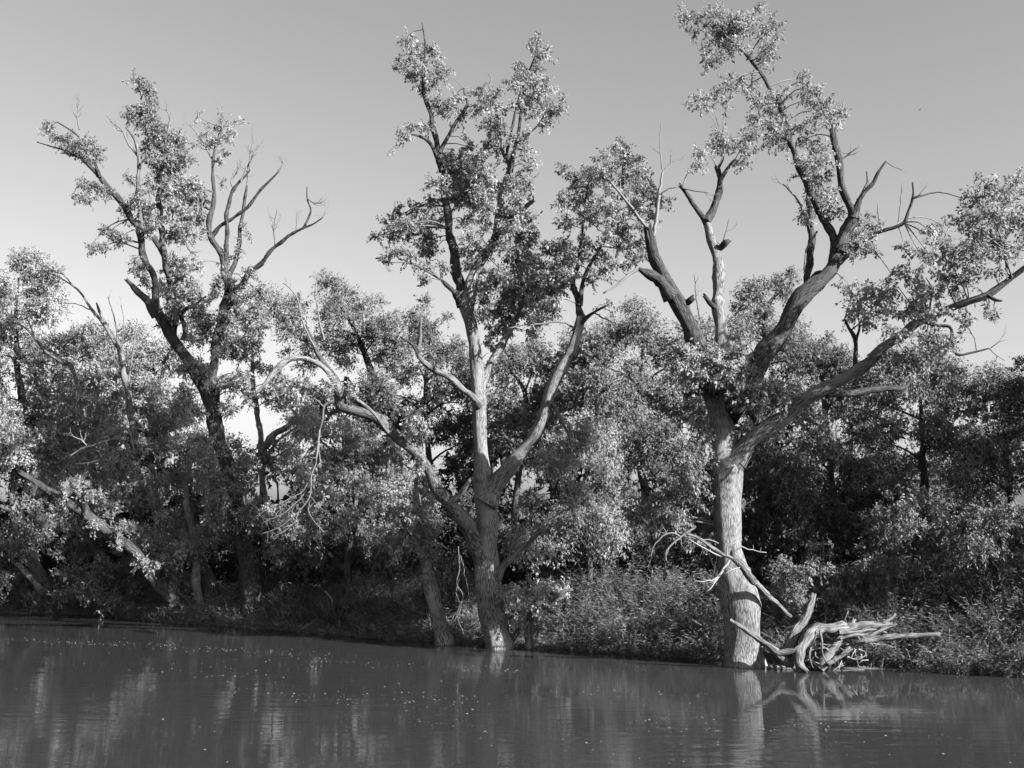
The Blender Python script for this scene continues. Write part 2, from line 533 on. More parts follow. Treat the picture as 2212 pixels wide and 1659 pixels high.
    def foliage(s, clumps, dens=None, spread=.7, connect=True, tone=1.0, L=None, twigs=True, droop=None):
        rng = s.rng
        for c in clumps:
            u, v, ru, rv = c[:4]
            if len(c) > 4:
                Y = s.Y + c[4]
            else:
                nb = s.near_px(u, v)
                Y = nb[1] + rng.normal() * spread
            m = mpp(v, Y)
            C = P(u, v, Y)
            R = np.array([ru * m, (ru + rv) * .5 * m * (.9 + .4 * rng.random()), rv * m])
            nsub = 3 if ru > 9 else 1
            for _k in range(nsub):
              if nsub > 1:
                off = rng.normal(size=3); off = off / np.linalg.norm(off) * (.35 + .5 * rng.random())
                Cs, Rs = C + off * R, R * (.42 + .32 * rng.random())
              else:
                Cs, Rs = C, R
              clump(s.leaves, Cs, Rs, (dens or s.dens) * 1.35, L or s.L, rng, reach=1.55, core=.85, droop=s.droop if droop is None else droop, twigbag=s.twb if twigs else None, tone=tone * (.85 + .3 * rng.random()))
            if connect:
                nb = s.near(C)
                a = nb[:3]; dist = np.linalg.norm(C - a)
                if dist > .25:
                    r0 = min(nb[3] * .6, .014 + .012 * dist)
                    mid = (a + C) / 2 + np.array([0, 0, .12 * dist]) + rng.normal(size=3) * .06 * dist
                    path = catmull(np.array([[*a, r0], [*mid, r0 * .75], [*C, r0 * .4]]), .25)
                    co, q, t, uv = tube(path, 5)
                    s.tw.add(co, q, t, uv)
    def finish(s, crown='crown'):
        if s.twb:
            for co, qd in s.twb:
                s.tw.add(co, qd, np.zeros((0, 3), int), np.zeros((len(co), 2)))
        o = s.tw.build('twigs', s.twigm, s.root)
        if o: o['kind'] = 'stuff'
        s.leaves.build(crown, s.leafm, s.root)
        return s.leaves.count()

# ------------------------------------------------------------------ the setting: water and bank
def sheet(name, xs, ys, zf, mat):
    X, Yy = np.meshgrid(xs, ys)
    Z = zf(X, Yy)
    co = np.stack([X, Yy, Z], -1).reshape(-1, 3)
    nx = len(xs); ny = len(ys)
    i = np.arange(ny - 1)[:, None] * nx; j = np.arange(nx - 1)[None]
    q = np.stack([i + j, i + j + 1, i + nx + j + 1, i + nx + j], -1).reshape(-1, 4)
    return tri_mesh(name, co, None, mat, None, None, None, q)
xs = np.concatenate([[-3000, -1500, -700, -350, -200, -120, -80], np.arange(-60, 45, .35), [50, 60, 80, 120, 200, 350, 700, 1500, 3000]])
ys = np.concatenate([np.arange(20, 75, .35), [78, 82, 88, 96, 110, 130, 160, 220, 320, 500, 900, 1600, 3000]])
o = sheet('river_bank', xs, ys, ground_z, mat_ground()); o['kind'] = 'structure'
o = sheet('river', np.array([-3000, -400, -100, 0, 100, 400, 3000.]), np.array([-600, -100, 0, 30, 60, 100, 300, 3000.]), lambda x, y: x * 0, mat_water()); o['kind'] = 'structure'

# ------------------------------------------------------------------ the tall tree beside the driftwood
R = Tree('silver_maple', 'tall bare-trunked tree at the water edge with broken limbs, right beside the driftwood pile', YW(1438), (1614, 1438), group='tall half-dead trees at the water edge')
R.limb('trunk', [(1614, 1438, 84), (1606, 1400, 80), (1597, 1356, 78), (1589, 1290, 78), (1580, 1230, 66), (1577, 1190, 60), (1579, 1139, 62), (1577, 1080, 66), (1572, 1020, 68), (1564, 970, 70), (1552, 910, 64), (1540, 860, 60), (1532, 820, 56)], sink=1.2)
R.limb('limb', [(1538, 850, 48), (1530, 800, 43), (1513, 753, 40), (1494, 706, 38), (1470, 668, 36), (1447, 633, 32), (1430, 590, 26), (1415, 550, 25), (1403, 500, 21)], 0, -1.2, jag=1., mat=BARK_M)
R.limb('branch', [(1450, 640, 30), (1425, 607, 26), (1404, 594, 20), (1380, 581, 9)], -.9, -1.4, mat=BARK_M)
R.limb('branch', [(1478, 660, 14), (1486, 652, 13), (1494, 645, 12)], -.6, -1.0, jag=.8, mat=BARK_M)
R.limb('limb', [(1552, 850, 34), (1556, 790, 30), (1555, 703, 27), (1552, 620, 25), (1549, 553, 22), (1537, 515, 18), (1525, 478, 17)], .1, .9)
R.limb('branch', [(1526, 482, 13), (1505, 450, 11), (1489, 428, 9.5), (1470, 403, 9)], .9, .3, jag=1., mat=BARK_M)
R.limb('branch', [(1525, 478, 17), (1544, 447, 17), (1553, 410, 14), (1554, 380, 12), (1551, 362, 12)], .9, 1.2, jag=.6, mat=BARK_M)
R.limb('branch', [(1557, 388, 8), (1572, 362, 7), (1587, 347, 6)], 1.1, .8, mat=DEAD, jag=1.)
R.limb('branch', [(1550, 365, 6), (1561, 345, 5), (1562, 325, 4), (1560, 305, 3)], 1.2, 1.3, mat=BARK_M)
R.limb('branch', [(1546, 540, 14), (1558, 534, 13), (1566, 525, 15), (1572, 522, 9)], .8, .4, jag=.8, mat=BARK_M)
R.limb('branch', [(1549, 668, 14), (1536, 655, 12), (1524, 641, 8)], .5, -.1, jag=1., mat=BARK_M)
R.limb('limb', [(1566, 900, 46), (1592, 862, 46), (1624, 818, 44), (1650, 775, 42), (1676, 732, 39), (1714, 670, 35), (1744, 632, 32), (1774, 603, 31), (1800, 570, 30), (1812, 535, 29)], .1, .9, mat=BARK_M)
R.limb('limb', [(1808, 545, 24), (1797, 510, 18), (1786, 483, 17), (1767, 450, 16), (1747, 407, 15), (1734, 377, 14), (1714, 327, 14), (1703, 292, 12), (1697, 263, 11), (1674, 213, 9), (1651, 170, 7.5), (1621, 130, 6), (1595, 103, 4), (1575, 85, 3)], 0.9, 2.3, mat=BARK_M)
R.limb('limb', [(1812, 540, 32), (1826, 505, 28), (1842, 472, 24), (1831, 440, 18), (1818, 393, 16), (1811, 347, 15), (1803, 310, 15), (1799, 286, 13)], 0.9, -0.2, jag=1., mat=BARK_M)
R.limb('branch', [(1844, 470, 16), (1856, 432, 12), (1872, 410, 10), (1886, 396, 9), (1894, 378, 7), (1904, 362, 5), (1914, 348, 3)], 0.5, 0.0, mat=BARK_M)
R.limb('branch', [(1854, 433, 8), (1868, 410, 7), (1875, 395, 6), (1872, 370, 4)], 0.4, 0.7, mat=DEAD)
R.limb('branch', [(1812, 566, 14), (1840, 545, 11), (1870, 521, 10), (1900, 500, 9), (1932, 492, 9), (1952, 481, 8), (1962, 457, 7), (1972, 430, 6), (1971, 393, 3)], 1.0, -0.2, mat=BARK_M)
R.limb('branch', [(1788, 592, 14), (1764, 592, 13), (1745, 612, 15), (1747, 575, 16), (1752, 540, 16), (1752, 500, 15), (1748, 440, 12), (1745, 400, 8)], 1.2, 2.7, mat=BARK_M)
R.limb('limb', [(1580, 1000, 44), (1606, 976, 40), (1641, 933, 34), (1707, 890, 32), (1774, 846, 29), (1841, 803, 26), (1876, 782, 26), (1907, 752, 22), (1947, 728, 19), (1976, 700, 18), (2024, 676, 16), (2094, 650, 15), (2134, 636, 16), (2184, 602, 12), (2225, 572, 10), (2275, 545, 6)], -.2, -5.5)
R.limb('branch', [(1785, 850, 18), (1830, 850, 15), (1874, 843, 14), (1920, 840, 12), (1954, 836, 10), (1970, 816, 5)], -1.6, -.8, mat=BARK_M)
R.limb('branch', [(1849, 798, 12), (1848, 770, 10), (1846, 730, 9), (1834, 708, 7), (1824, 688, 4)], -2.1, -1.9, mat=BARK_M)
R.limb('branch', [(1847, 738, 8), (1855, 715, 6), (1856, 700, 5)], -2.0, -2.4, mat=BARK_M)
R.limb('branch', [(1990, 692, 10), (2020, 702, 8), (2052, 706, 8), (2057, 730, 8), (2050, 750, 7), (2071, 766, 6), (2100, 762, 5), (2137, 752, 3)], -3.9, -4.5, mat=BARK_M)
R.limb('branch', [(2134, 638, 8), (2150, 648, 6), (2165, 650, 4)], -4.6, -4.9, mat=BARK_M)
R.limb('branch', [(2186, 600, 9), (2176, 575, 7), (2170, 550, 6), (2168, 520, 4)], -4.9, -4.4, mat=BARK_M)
R.limb('branch', [(1640, 932, 12), (1630, 905, 10), (1618, 890, 7), (1612, 862, 5)], -.4, -.9, mat=BARK_M)
for pts, d0, d1, fk in [
    ([(1405, 502, 7), (1385, 478, 7), (1350, 430, 6), (1304, 377, 3)], -1.2, -1.6, 3), ([(1412, 510, 9), (1420, 460, 8), (1425, 410, 7), (1432, 368, 4)], -1.2, -.8, 2),
    ([(1425, 420, 4), (1445, 408, 3), (1467, 403, 2)], -1, -1.2, 1), ([(1432, 372, 3), (1450, 352, 3), (1468, 345, 2)], -.8, -.6, 2), ([(1430, 365, 3), (1426, 320, 2), (1426, 265, 1.5)], -.8, -.9, 1),
    ([(1380, 582, 7), (1360, 592, 7), (1337, 613, 6), (1303, 633, 4)], -1.4, -1.8, 2), ([(1799, 290, 5), (1812, 272, 4), (1820, 245, 3), (1822, 215, 2)], -0.2, 0.0, 2),
    ([(1740, 470, 5), (1722, 430, 4), (1692, 397, 2)], 2.3, 2.0, 4), ([(1812, 347, 4), (1838, 330, 3), (1862, 312, 2)], 0.1, -0.2, 3), ([(1914, 350, 3), (1930, 360, 2), (1950, 367, 1.5)], 0.0, -0.2, 1),
    ([(1972, 428, 4), (1984, 422, 3), (1993, 420, 2)], -0.1, -0.3, 1), ([(1905, 497, 4), (1898, 470, 3), (1896, 440, 2)], 0.3, 0.1, 2), ([(1940, 480, 3), (1945, 440, 2), (1950, 395, 1.5)], 0.1, -0.1, 2),
    ([(1470, 405, 4), (1500, 412, 3), (1532, 416, 2)], .3, .1, 2), ([(1552, 560, 4), (1565, 510, 3), (1577, 470, 2)], .7, .5, 2), ([(1512, 690, 4), (1505, 645, 3), (1500, 590, 2)], -.4, -.8, 3),
    ([(2137, 752, 3), (2155, 770, 2), (2172, 780, 1.5)], -4.5, -4.6, 1), ([(2140, 752, 3), (2158, 738, 2), (2178, 732, 1.5)], -4.5, -4.7, 1), ([(1765, 500, 5), (1742, 540, 4), (1736, 590, 3)], 1.5, 1.2, 1),
    ([(2110, 760, 3), (2105, 730, 3), (2092, 708, 2)], -4.3, -4.2, 1), ([(1612, 865, 5), (1608, 840, 4), (1605, 810, 3)], -.9, -.8, 2), ([(1598, 1000, 5), (1612, 1012, 4), (1625, 1006, 2)], -.8, -1.2, 1)]:
    R.twig(pts, d0, d1, fk, .55)
R.foliage([(1497, 42, 26, 16), (1480, 38, 14, 10), (1540, 45, 34, 22), (1570, 62, 30, 26), (1610, 55, 34, 26), (1648, 48, 24, 24), (1640, 18, 12, 14), (1672, 60, 16, 26), (1668, 100, 22, 18), (1550, 85, 30, 20), (1590, 95, 30, 20), (1525, 105, 20, 10), (1530, 138, 20, 9), (1560, 122, 22, 12), (1645, 120, 22, 12), (1665, 128, 18, 12), (1500, 62, 18, 8),
           (1512, 228, 18, 9), (1535, 212, 26, 14), (1562, 192, 26, 16), (1590, 182, 28, 15), (1615, 192, 26, 16), (1570, 220, 30, 10), (1635, 208, 22, 12), (1660, 215, 24, 14), (1690, 205, 14, 12), (1650, 235, 24, 10), (1685, 232, 14, 14),
           (1730, 170, 14, 14), (1748, 190, 18, 16), (1745, 215, 18, 12), (1770, 205, 20, 18), (1785, 230, 22, 22), (1755, 240, 26, 16), (1790, 255, 16, 18), (1812, 242, 10, 16), (1770, 265, 24, 12),
           (1630, 262, 20, 14), (1655, 275, 26, 16), (1625, 290, 22, 14), (1690, 275, 26, 18), (1720, 280, 24, 18), (1670, 300, 28, 14), (1702, 305, 26, 14), (1600, 300, 16, 12), (1740, 300, 22, 18), (1612, 320, 14, 20), (1604, 350, 10, 16),
           (1560, 295, 14, 18), (1548, 315, 22, 14), (1575, 315, 18, 14), (1525, 330, 20, 12), (1505, 352, 16, 12), (1490, 365, 9, 6),
           (1765, 320, 26, 16), (1785, 340, 18, 22), (1745, 345, 22, 20), (1730, 362, 16, 14), (1762, 372, 26, 18), (1778, 395, 24, 20), (1795, 420, 20, 20), (1772, 425, 24, 16), (1790, 452, 22, 16), (1805, 460, 14, 18), (1760, 400, 18, 14), (1750, 378, 16, 12),
           (1742, 450, 12, 20), (1745, 480, 12, 16), (1755, 470, 16, 10),
           (1872, 478, 20, 14), (1890, 490, 16, 12), (1855, 500, 24, 14), (1840, 522, 22, 14), (1870, 520, 18, 14), (1878, 538, 16, 12), (1838, 545, 18, 10), (1850, 535, 16, 8)], dens=1.0, spread=.5)
R.foliage([(1500, 775, 30, 24), (1520, 800, 34, 22), (1545, 785, 32, 24), (1490, 812, 24, 22), (1565, 765, 26, 18), (1575, 800, 30, 22), (1600, 812, 30, 20), (1540, 820, 34, 14), (1620, 842, 30, 18), (1590, 838, 24, 16), (1640, 860, 36, 20), (1660, 835, 26, 16), (1680, 866, 26, 16), (1620, 880, 24, 14), (1525, 750, 24, 18), (1700, 850, 26, 14), (1570, 740, 20, 14)], dens=1.5, spread=.4)
R.foliage([(1832, 612, 24, 14), (1852, 640, 30, 20), (1880, 620, 24, 14), (1860, 670, 26, 16), (1838, 675, 16, 14), (1890, 650, 28, 20), (1870, 695, 20, 12), (1915, 640, 28, 18), (1900, 680, 24, 16), (1940, 620, 30, 16), (1960, 655, 32, 20), (1930, 680, 26, 18), (1985, 630, 34, 20), (1990, 670, 30, 18), (2020, 640, 32, 22), (2015, 680, 28, 16), (2040, 605, 36, 22), (2000, 600, 26, 16), (1955, 595, 20, 10), (1925, 590, 16, 8), (2060, 640, 30, 18), (2050, 675, 24, 12), (2085, 610, 34, 22), (2090, 570, 34, 24), (2050, 565, 34, 22), (2015, 560, 26, 18), (1985, 545, 20, 10), (1955, 538, 16, 6), (2030, 525, 24, 18), (2070, 530, 30, 22), (2010, 500, 16, 16), (2040, 490, 18, 16), (2110, 540, 34, 26), (2105, 500, 34, 26), (2080, 480, 26, 22), (2150, 520, 36, 26), (2145, 470, 34, 28), (2110, 450, 26, 22), (2085, 430, 18, 20), (2140, 430, 26, 22), (2125, 400, 18, 16), (2180, 480, 34, 28), (2190, 430, 30, 28), (2170, 400, 22, 18), (2205, 390, 20, 18), (2210, 540, 26, 24), (2135, 590, 30, 18), (2170, 560, 26, 20), (2215, 480, 30, 40), (2260, 500, 40, 50), (2250, 430, 40, 40), (1930, 718, 24, 14), (1960, 725, 24, 12), (2080, 692, 24, 14), (2140, 672, 14, 16), (2150, 690, 9, 10), (2020, 720, 30, 16), (1990, 745, 30, 18), (2050, 745, 26, 16), (1960, 770, 26, 16), (2020, 780, 30, 20), (1915, 775, 22, 12)], dens=.95, spread=.7)
R.foliage([(1505, 960, 26, 22), (1490, 1000, 30, 24), (1520, 1010, 24, 26), (1480, 1040, 34, 22), (1515, 1060, 26, 24), (1450, 1070, 36, 20), (1490, 1085, 32, 20), (1420, 1095, 34, 16), (1460, 1110, 36, 18), (1510, 1100, 22, 22), (1395, 1120, 26, 14), (1430, 1130, 28, 16), (1480, 1135, 26, 16), (1370, 1100, 22, 14), (1525, 1150, 14, 20), (1500, 1170, 14, 18), (1560, 930, 10, 24), (1520, 930, 20, 20)], dens=1.5, spread=.4, droop=1.0, tone=.85)
R.foliage([(u, v, 28, 20, d) for u, v, d in [(1490, 790, -1.5), (1520, 780, -1.6), (1550, 775, -1.5), (1500, 815, -1.6), (1535, 805, -1.7), (1570, 800, -1.5), (1600, 815, -1.4), (1585, 775, -1.3), (1620, 840, -1.4), (1650, 850, -1.3), (1480, 765, -1.3), (1560, 828, -1.5), (1610, 865, -1.2), (1640, 875, -1.2), (1680, 855, -1.2)]], dens=1.5)
for pts, d0, d1, fk in [([(1500, 1140, 6), (1470, 1160, 5), (1440, 1190, 4), (1438, 1235, 2)], -.9, -1.2, 4), ([(1470, 1160, 4), (1450, 1150, 4), (1415, 1175, 3), (1402, 1225, 2)], -1, -1.2, 4)]:
    R.twig(pts, d0, d1, fk, .5)
# a rag of dead leaves caught in the crown
dl = Leaves(); rr = np.random.default_rng(77)
cdl = P(1787, 372, R.Y + 1.2)
for k in range(4):
    c = cdl + np.array([.05 * k - .08, 0, .03 * k - .05])
    clump(dl, c, np.array([.03, .03, .05]), 5, .10, rr, droop=.9, up=-.2, tone=.16)
dl.build('dead_leaf_clump', LEAF, R.root)['kind'] = 'stuff'
print('leaves R', R.finish())

# ------------------------------------------------------------------ the tall forked tree in the middle
M = Tree('silver_maple', 'tall forked tree in the middle with two grey stems, rising from the water', YW(1400), (1080, 1400), group='tall half-dead trees at the water edge')
M.limb('trunk', [(1082, 1400, 66), (1074, 1360, 60), (1067, 1319, 58), (1058, 1260, 62), (1052, 1220, 64), (1047, 1173, 55), (1049, 1120, 50), (1047, 1060, 50), (1042, 1010, 38), (1041, 960, 33), (1038, 886, 32), (1030, 803, 29), (1018, 720, 30), (1006, 660, 34), (1000, 632, 34)], sink=1.2)
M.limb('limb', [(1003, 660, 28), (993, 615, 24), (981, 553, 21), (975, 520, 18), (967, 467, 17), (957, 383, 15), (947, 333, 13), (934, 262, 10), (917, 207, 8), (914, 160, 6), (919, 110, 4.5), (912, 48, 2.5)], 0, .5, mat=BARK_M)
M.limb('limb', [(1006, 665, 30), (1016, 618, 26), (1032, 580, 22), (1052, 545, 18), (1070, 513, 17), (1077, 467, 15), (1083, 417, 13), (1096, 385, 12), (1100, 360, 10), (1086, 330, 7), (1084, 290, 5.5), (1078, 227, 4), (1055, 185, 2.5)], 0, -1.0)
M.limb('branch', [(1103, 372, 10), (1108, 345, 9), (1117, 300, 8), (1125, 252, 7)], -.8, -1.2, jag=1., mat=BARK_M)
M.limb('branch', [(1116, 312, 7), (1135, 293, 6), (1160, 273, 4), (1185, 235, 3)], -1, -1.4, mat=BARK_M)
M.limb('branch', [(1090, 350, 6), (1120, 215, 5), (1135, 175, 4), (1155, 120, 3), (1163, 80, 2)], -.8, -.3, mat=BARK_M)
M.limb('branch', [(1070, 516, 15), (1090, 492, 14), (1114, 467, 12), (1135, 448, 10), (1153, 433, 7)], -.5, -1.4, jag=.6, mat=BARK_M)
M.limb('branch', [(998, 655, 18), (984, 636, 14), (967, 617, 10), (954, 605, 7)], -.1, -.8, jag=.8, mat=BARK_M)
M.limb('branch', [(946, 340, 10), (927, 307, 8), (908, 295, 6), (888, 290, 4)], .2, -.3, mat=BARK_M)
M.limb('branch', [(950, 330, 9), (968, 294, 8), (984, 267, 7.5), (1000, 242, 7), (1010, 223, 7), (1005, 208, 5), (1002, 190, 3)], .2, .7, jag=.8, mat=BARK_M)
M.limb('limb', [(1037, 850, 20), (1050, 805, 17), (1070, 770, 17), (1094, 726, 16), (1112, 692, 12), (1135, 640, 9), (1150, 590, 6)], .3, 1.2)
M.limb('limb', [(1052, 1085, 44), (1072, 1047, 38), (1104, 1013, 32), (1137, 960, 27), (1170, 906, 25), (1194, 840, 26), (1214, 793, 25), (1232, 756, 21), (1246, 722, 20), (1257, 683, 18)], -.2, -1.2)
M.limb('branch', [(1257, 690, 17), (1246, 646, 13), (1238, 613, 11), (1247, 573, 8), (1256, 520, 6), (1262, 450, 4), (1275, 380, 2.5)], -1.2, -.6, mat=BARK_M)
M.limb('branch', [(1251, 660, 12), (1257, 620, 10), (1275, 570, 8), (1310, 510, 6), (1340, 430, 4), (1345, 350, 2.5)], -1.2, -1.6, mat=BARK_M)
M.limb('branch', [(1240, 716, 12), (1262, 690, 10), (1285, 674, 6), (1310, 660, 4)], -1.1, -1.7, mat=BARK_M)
M.limb('dead_branch', [(1194, 872, 8), (1212, 908, 7), (1227, 936, 6), (1234, 963, 3)], -.9, -1.3, mat=DEAD)
M.limb('dead_branch', [(1040, 880, 20), (1030, 866, 17), (1004, 843, 14), (970, 816, 13), (938, 797, 13), (915, 782, 12), (901, 760, 10), (908, 733, 8), (909, 686, 4)], -.3, -1.4, mat=DEAD, label='pale dead branch reaching left with a hooked end')
M.limb('dead_branch', [(903, 764, 9), (893, 745, 8), (884, 737, 8), (868, 730, 6)], -1.3, -1.5, mat=DEAD, jag=.8)
M.limb('limb', [(1056, 1245, 24), (1040, 1205, 34), (1020, 1159, 34), (998, 1120, 32), (975, 1092, 30), (945, 1055, 26), (917, 1003, 21), (884, 966, 20), (850, 936, 23), (820, 910, 24), (797, 896, 22), (765, 884, 22), (737, 878, 20), (730, 852, 17), (729, 828, 14), (712, 800, 13), (690, 768, 11), (675, 735, 7), (660, 700, 4)], 0, -2.2, mat=BARK_L)
M.limb('limb', [(733, 842, 13), (712, 806, 12), (683, 784, 12), (658, 773, 12), (635, 774, 12), (612, 786, 15), (590, 805, 14), (567, 836, 8), (552, 850, 5)], -2.1, -2.9)
M.limb('branch', [(840, 935, 8), (822, 912, 8), (800, 885, 7), (776, 866, 7), (756, 858, 5)], -1.9, -2.4, mat=DEAD)
M.limb('branch', [(722, 868, 8), (702, 875, 5), (697, 905, 4), (690, 935, 3.5), (688, 970, 3), (694, 1010, 2)], -2.2, -2.5, mat=DEAD)
M.limb('branch', [(965, 1090, 14), (985, 1075, 13), (1003, 1055, 11), (1017, 1036, 9)], -.6, -1.1, jag=.8, mat=DEAD)
M.limb('dead_branch', [(1072, 1248, 20), (1088, 1222, 15), (1107, 1203, 13), (1140, 1173, 11), (1174, 1141, 8)], -.3, -1.1, mat=DEAD, jag=.6, label='broken dead stub low on the trunk pointing up right')
for pts, d0, d1, fk in [([(1238, 707, 5), (1214, 696, 4.5), (1165, 700, 4), (1120, 703, 4), (1097, 710, 3)], -1.1, -1.6, 3), ([(1055, 187, 3), (1062, 170, 2), (1055, 160, 1.5)], -1, -1, 1), ([(1153, 435, 4), (1147, 400, 3), (1160, 375, 2)], -1.4, -1.5, 3), ([(700, 735, 5), (690, 690, 4), (682, 640, 3), (684, 600, 2)], -2.2, -2, 4),
                         ([(680, 750, 5), (655, 700, 4), (640, 640, 3), (612, 610, 2)], -2.2, -2.6, 4), ([(1283, 676, 4), (1310, 690, 3), (1330, 700, 2)], -1.6, -1.8, 2), ([(690, 930, 5), (686, 975, 5), (682, 1000, 3)], -2.4, -2.6, 2)]:
    M.twig(pts, d0, d1, fk, .55)
# spray of bare dead twigs hanging under the left limb
for pts in [[(683, 1000, 6), (672, 1030, 6), (668, 1075, 5), (640, 1110, 4), (600, 1140, 3), (560, 1155, 2)], [(672, 1030, 5), (655, 1060, 4), (620, 1080, 4), (580, 1100, 3), (545, 1120, 2)], [(668, 1080, 5), (668, 1110, 4), (690, 1140, 4), (700, 1150, 3)],
            [(668, 1070, 4), (690, 1095, 4), (712, 1110, 3)], [(645, 1105, 4), (630, 1135, 3), (590, 1160, 2)], [(660, 1062, 4), (640, 1085, 4), (610, 1110, 3), (565, 1130, 2)]]:
    M.twig([(a, b, c * .55) for a, b, c in pts], -2.6, -3.2, 6, .6)
for pts in [[(990, 1180, 4), (992, 1230, 4), (986, 1260, 4), (1000, 1290, 4), (988, 1330, 3), (1002, 1370, 2)], [(995, 1200, 4), (1010, 1270, 3), (1025, 1330, 3), (1036, 1365, 2)], [(992, 1250, 3), (985, 1280, 3), (996, 1310, 3), (978, 1345, 2)], [(1105, 1130, 3), (1118, 1160, 3), (1128, 1180, 2)]]:
    M.twig([(a, b, c * .5) for a, b, c in pts], -.9, -1.3, 4, .35)
M.foliage([(880, 128, 18, 16), (866, 148, 14, 10), (893, 96, 14, 16), (905, 118, 18, 16), (934, 118, 18, 16), (942, 108, 10, 12), (890, 158, 22, 14), (915, 150, 22, 18), (945, 160, 16, 14), (962, 165, 10, 14), (935, 178, 18, 10), (910, 180, 14, 10), (876, 80, 8, 12), (920, 195, 10, 10),
           (950, 228, 16, 14), (970, 238, 22, 14), (985, 222, 10, 18), (1000, 258, 8, 16), (960, 250, 14, 10), (985, 205, 6, 12), (890, 282, 14, 9), (912, 275, 14, 10), (872, 292, 12, 8), (925, 272, 10, 8), (858, 316, 9, 7), (880, 300, 10, 6)], dens=1.3, spread=.4)
M.foliage([(1162, 80, 10, 16), (1150, 108, 14, 16), (1178, 112, 12, 16), (1186, 125, 8, 8), (1165, 125, 14, 14), (1122, 145, 12, 14), (1140, 158, 18, 10), (1158, 150, 12, 10), (1120, 178, 20, 10), (1150, 180, 22, 14), (1178, 195, 24, 18), (1165, 218, 26, 16), (1198, 215, 18, 16), (1215, 235, 14, 12), (1190, 245, 20, 16), (1180, 265, 14, 12), (1140, 212, 22, 14), (1110, 200, 18, 14), (1130, 240, 18, 12), (1030, 195, 14, 14), (1045, 215, 22, 12), (1030, 235, 14, 10), (1065, 235, 20, 14), (1070, 262, 18, 14), (1095, 235, 14, 16), (1075, 205, 14, 14), (1160, 240, 20, 10),
           (1062, 282, 12, 16), (1085, 285, 16, 18), (1105, 305, 16, 18), (1065, 310, 18, 12), (1110, 340, 16, 18), (1138, 330, 12, 22), (1135, 305, 12, 16), (1142, 360, 10, 16), (1050, 312, 12, 8), (1085, 325, 16, 14)], dens=1.2, spread=.5)
M.foliage([(968, 345, 18, 16), (990, 340, 20, 14), (1005, 360, 22, 18), (975, 375, 20, 16), (950, 400, 16, 16), (935, 395, 12, 12), (985, 400, 24, 18), (960, 425, 22, 14), (1010, 410, 22, 20), (985, 440, 24, 14), (1020, 345, 18, 14), (1045, 360, 22, 20), (1020, 385, 22, 18), (1055, 390, 22, 22), (1045, 420, 22, 20), (1075, 415, 18, 20), (1020, 445, 22, 18), (1050, 455, 24, 18), (1095, 400, 16, 20), (1120, 390, 16, 22), (1140, 410, 12, 16), (1115, 425, 18, 18), (1015, 318, 10, 14), (1010, 310, 8, 10),
           (1040, 485, 20, 16), (1010, 480, 18, 16), (1020, 515, 22, 18), (1005, 545, 16, 14), (1040, 540, 18, 16), (1095, 470, 20, 18), (1120, 460, 18, 16), (1105, 500, 24, 18), (1140, 480, 22, 18), (1080, 530, 22, 18), (1125, 520, 24, 18), (1160, 510, 22, 20), (1110, 550, 24, 18)], dens=1.6, spread=.7)
M.foliage([(830, 508, 22, 9), (812, 512, 12, 6), (850, 490, 24, 14), (868, 462, 18, 14), (880, 485, 26, 16), (858, 510, 24, 12), (885, 512, 26, 14), (905, 490, 22, 18), (895, 455, 12, 18), (925, 510, 22, 16), (920, 470, 14, 16), (940, 440, 14, 20), (945, 480, 14, 18), (912, 535, 22, 12), (940, 540, 18, 14), (845, 555, 20, 10), (825, 568, 14, 8), (870, 545, 20, 12), (885, 568, 16, 8), (950, 570, 12, 12), (912, 580, 8, 12), (913, 608, 8, 16)], dens=1.5, spread=.7, tone=.85)
M.foliage([(1040, 580, 26, 18), (1060, 610, 28, 22), (1035, 620, 18, 18), (1085, 590, 26, 20), (1090, 640, 28, 24), (1050, 655, 26, 20), (1120, 580, 26, 22), (1125, 625, 28, 24), (1155, 560, 26, 22), (1160, 605, 26, 24), (1150, 650, 28, 22), (1185, 580, 24, 24), (1190, 625, 26, 24), (1075, 680, 28, 18), (1040, 690, 18, 16), (1115, 670, 26, 18), (1180, 660, 24, 20), (1200, 540, 22, 20), (1195, 650, 20, 16), (1070, 720, 22, 14), (1100, 700, 20, 14), (1210, 600, 20, 22), (1170, 690, 20, 16), (1060, 750, 14, 12), (1150, 720, 14, 14), (1125, 540, 24, 20)], dens=1.7, spread=.8, tone=.95, droop=.95)
M.foliage([(1215, 372, 12, 14), (1235, 395, 20, 18), (1262, 378, 18, 16), (1285, 365, 16, 16), (1305, 345, 18, 18), (1330, 325, 14, 18), (1345, 312, 10, 14), (1355, 345, 18, 20), (1378, 350, 14, 18), (1385, 375, 18, 16), (1405, 395, 16, 16), (1330, 365, 22, 18), (1305, 390, 22, 18), (1270, 405, 22, 18), (1240, 430, 22, 18), (1215, 440, 16, 16), (1280, 440, 24, 20), (1320, 420, 24, 20), (1355, 400, 22, 20), (1385, 415, 22, 18), (1410, 430, 16, 14), (1430, 435, 12, 9), (1445, 430, 8, 6), (1370, 450, 24, 20), (1330, 460, 26, 20), (1290, 480, 26, 20), (1250, 470, 22, 20), (1220, 485, 18, 20), (1400, 465, 16, 16), (1385, 490, 18, 18), (1350, 500, 24, 20), (1310, 515, 26, 20), (1270, 520, 24, 18), (1232, 525, 20, 18), (1380, 530, 18, 14), (1345, 540, 24, 16), (1300, 555, 24, 16), (1260, 560, 20, 14), (1225, 560, 18, 16), (1330, 570, 22, 12), (1365, 565, 20, 10), (1290, 585, 20, 10), (1240, 595, 12, 12), (1395, 555, 14, 8), (1275, 610, 14, 10), (1310, 660, 16, 10)], dens=1.35, spread=.9, droop=.85)
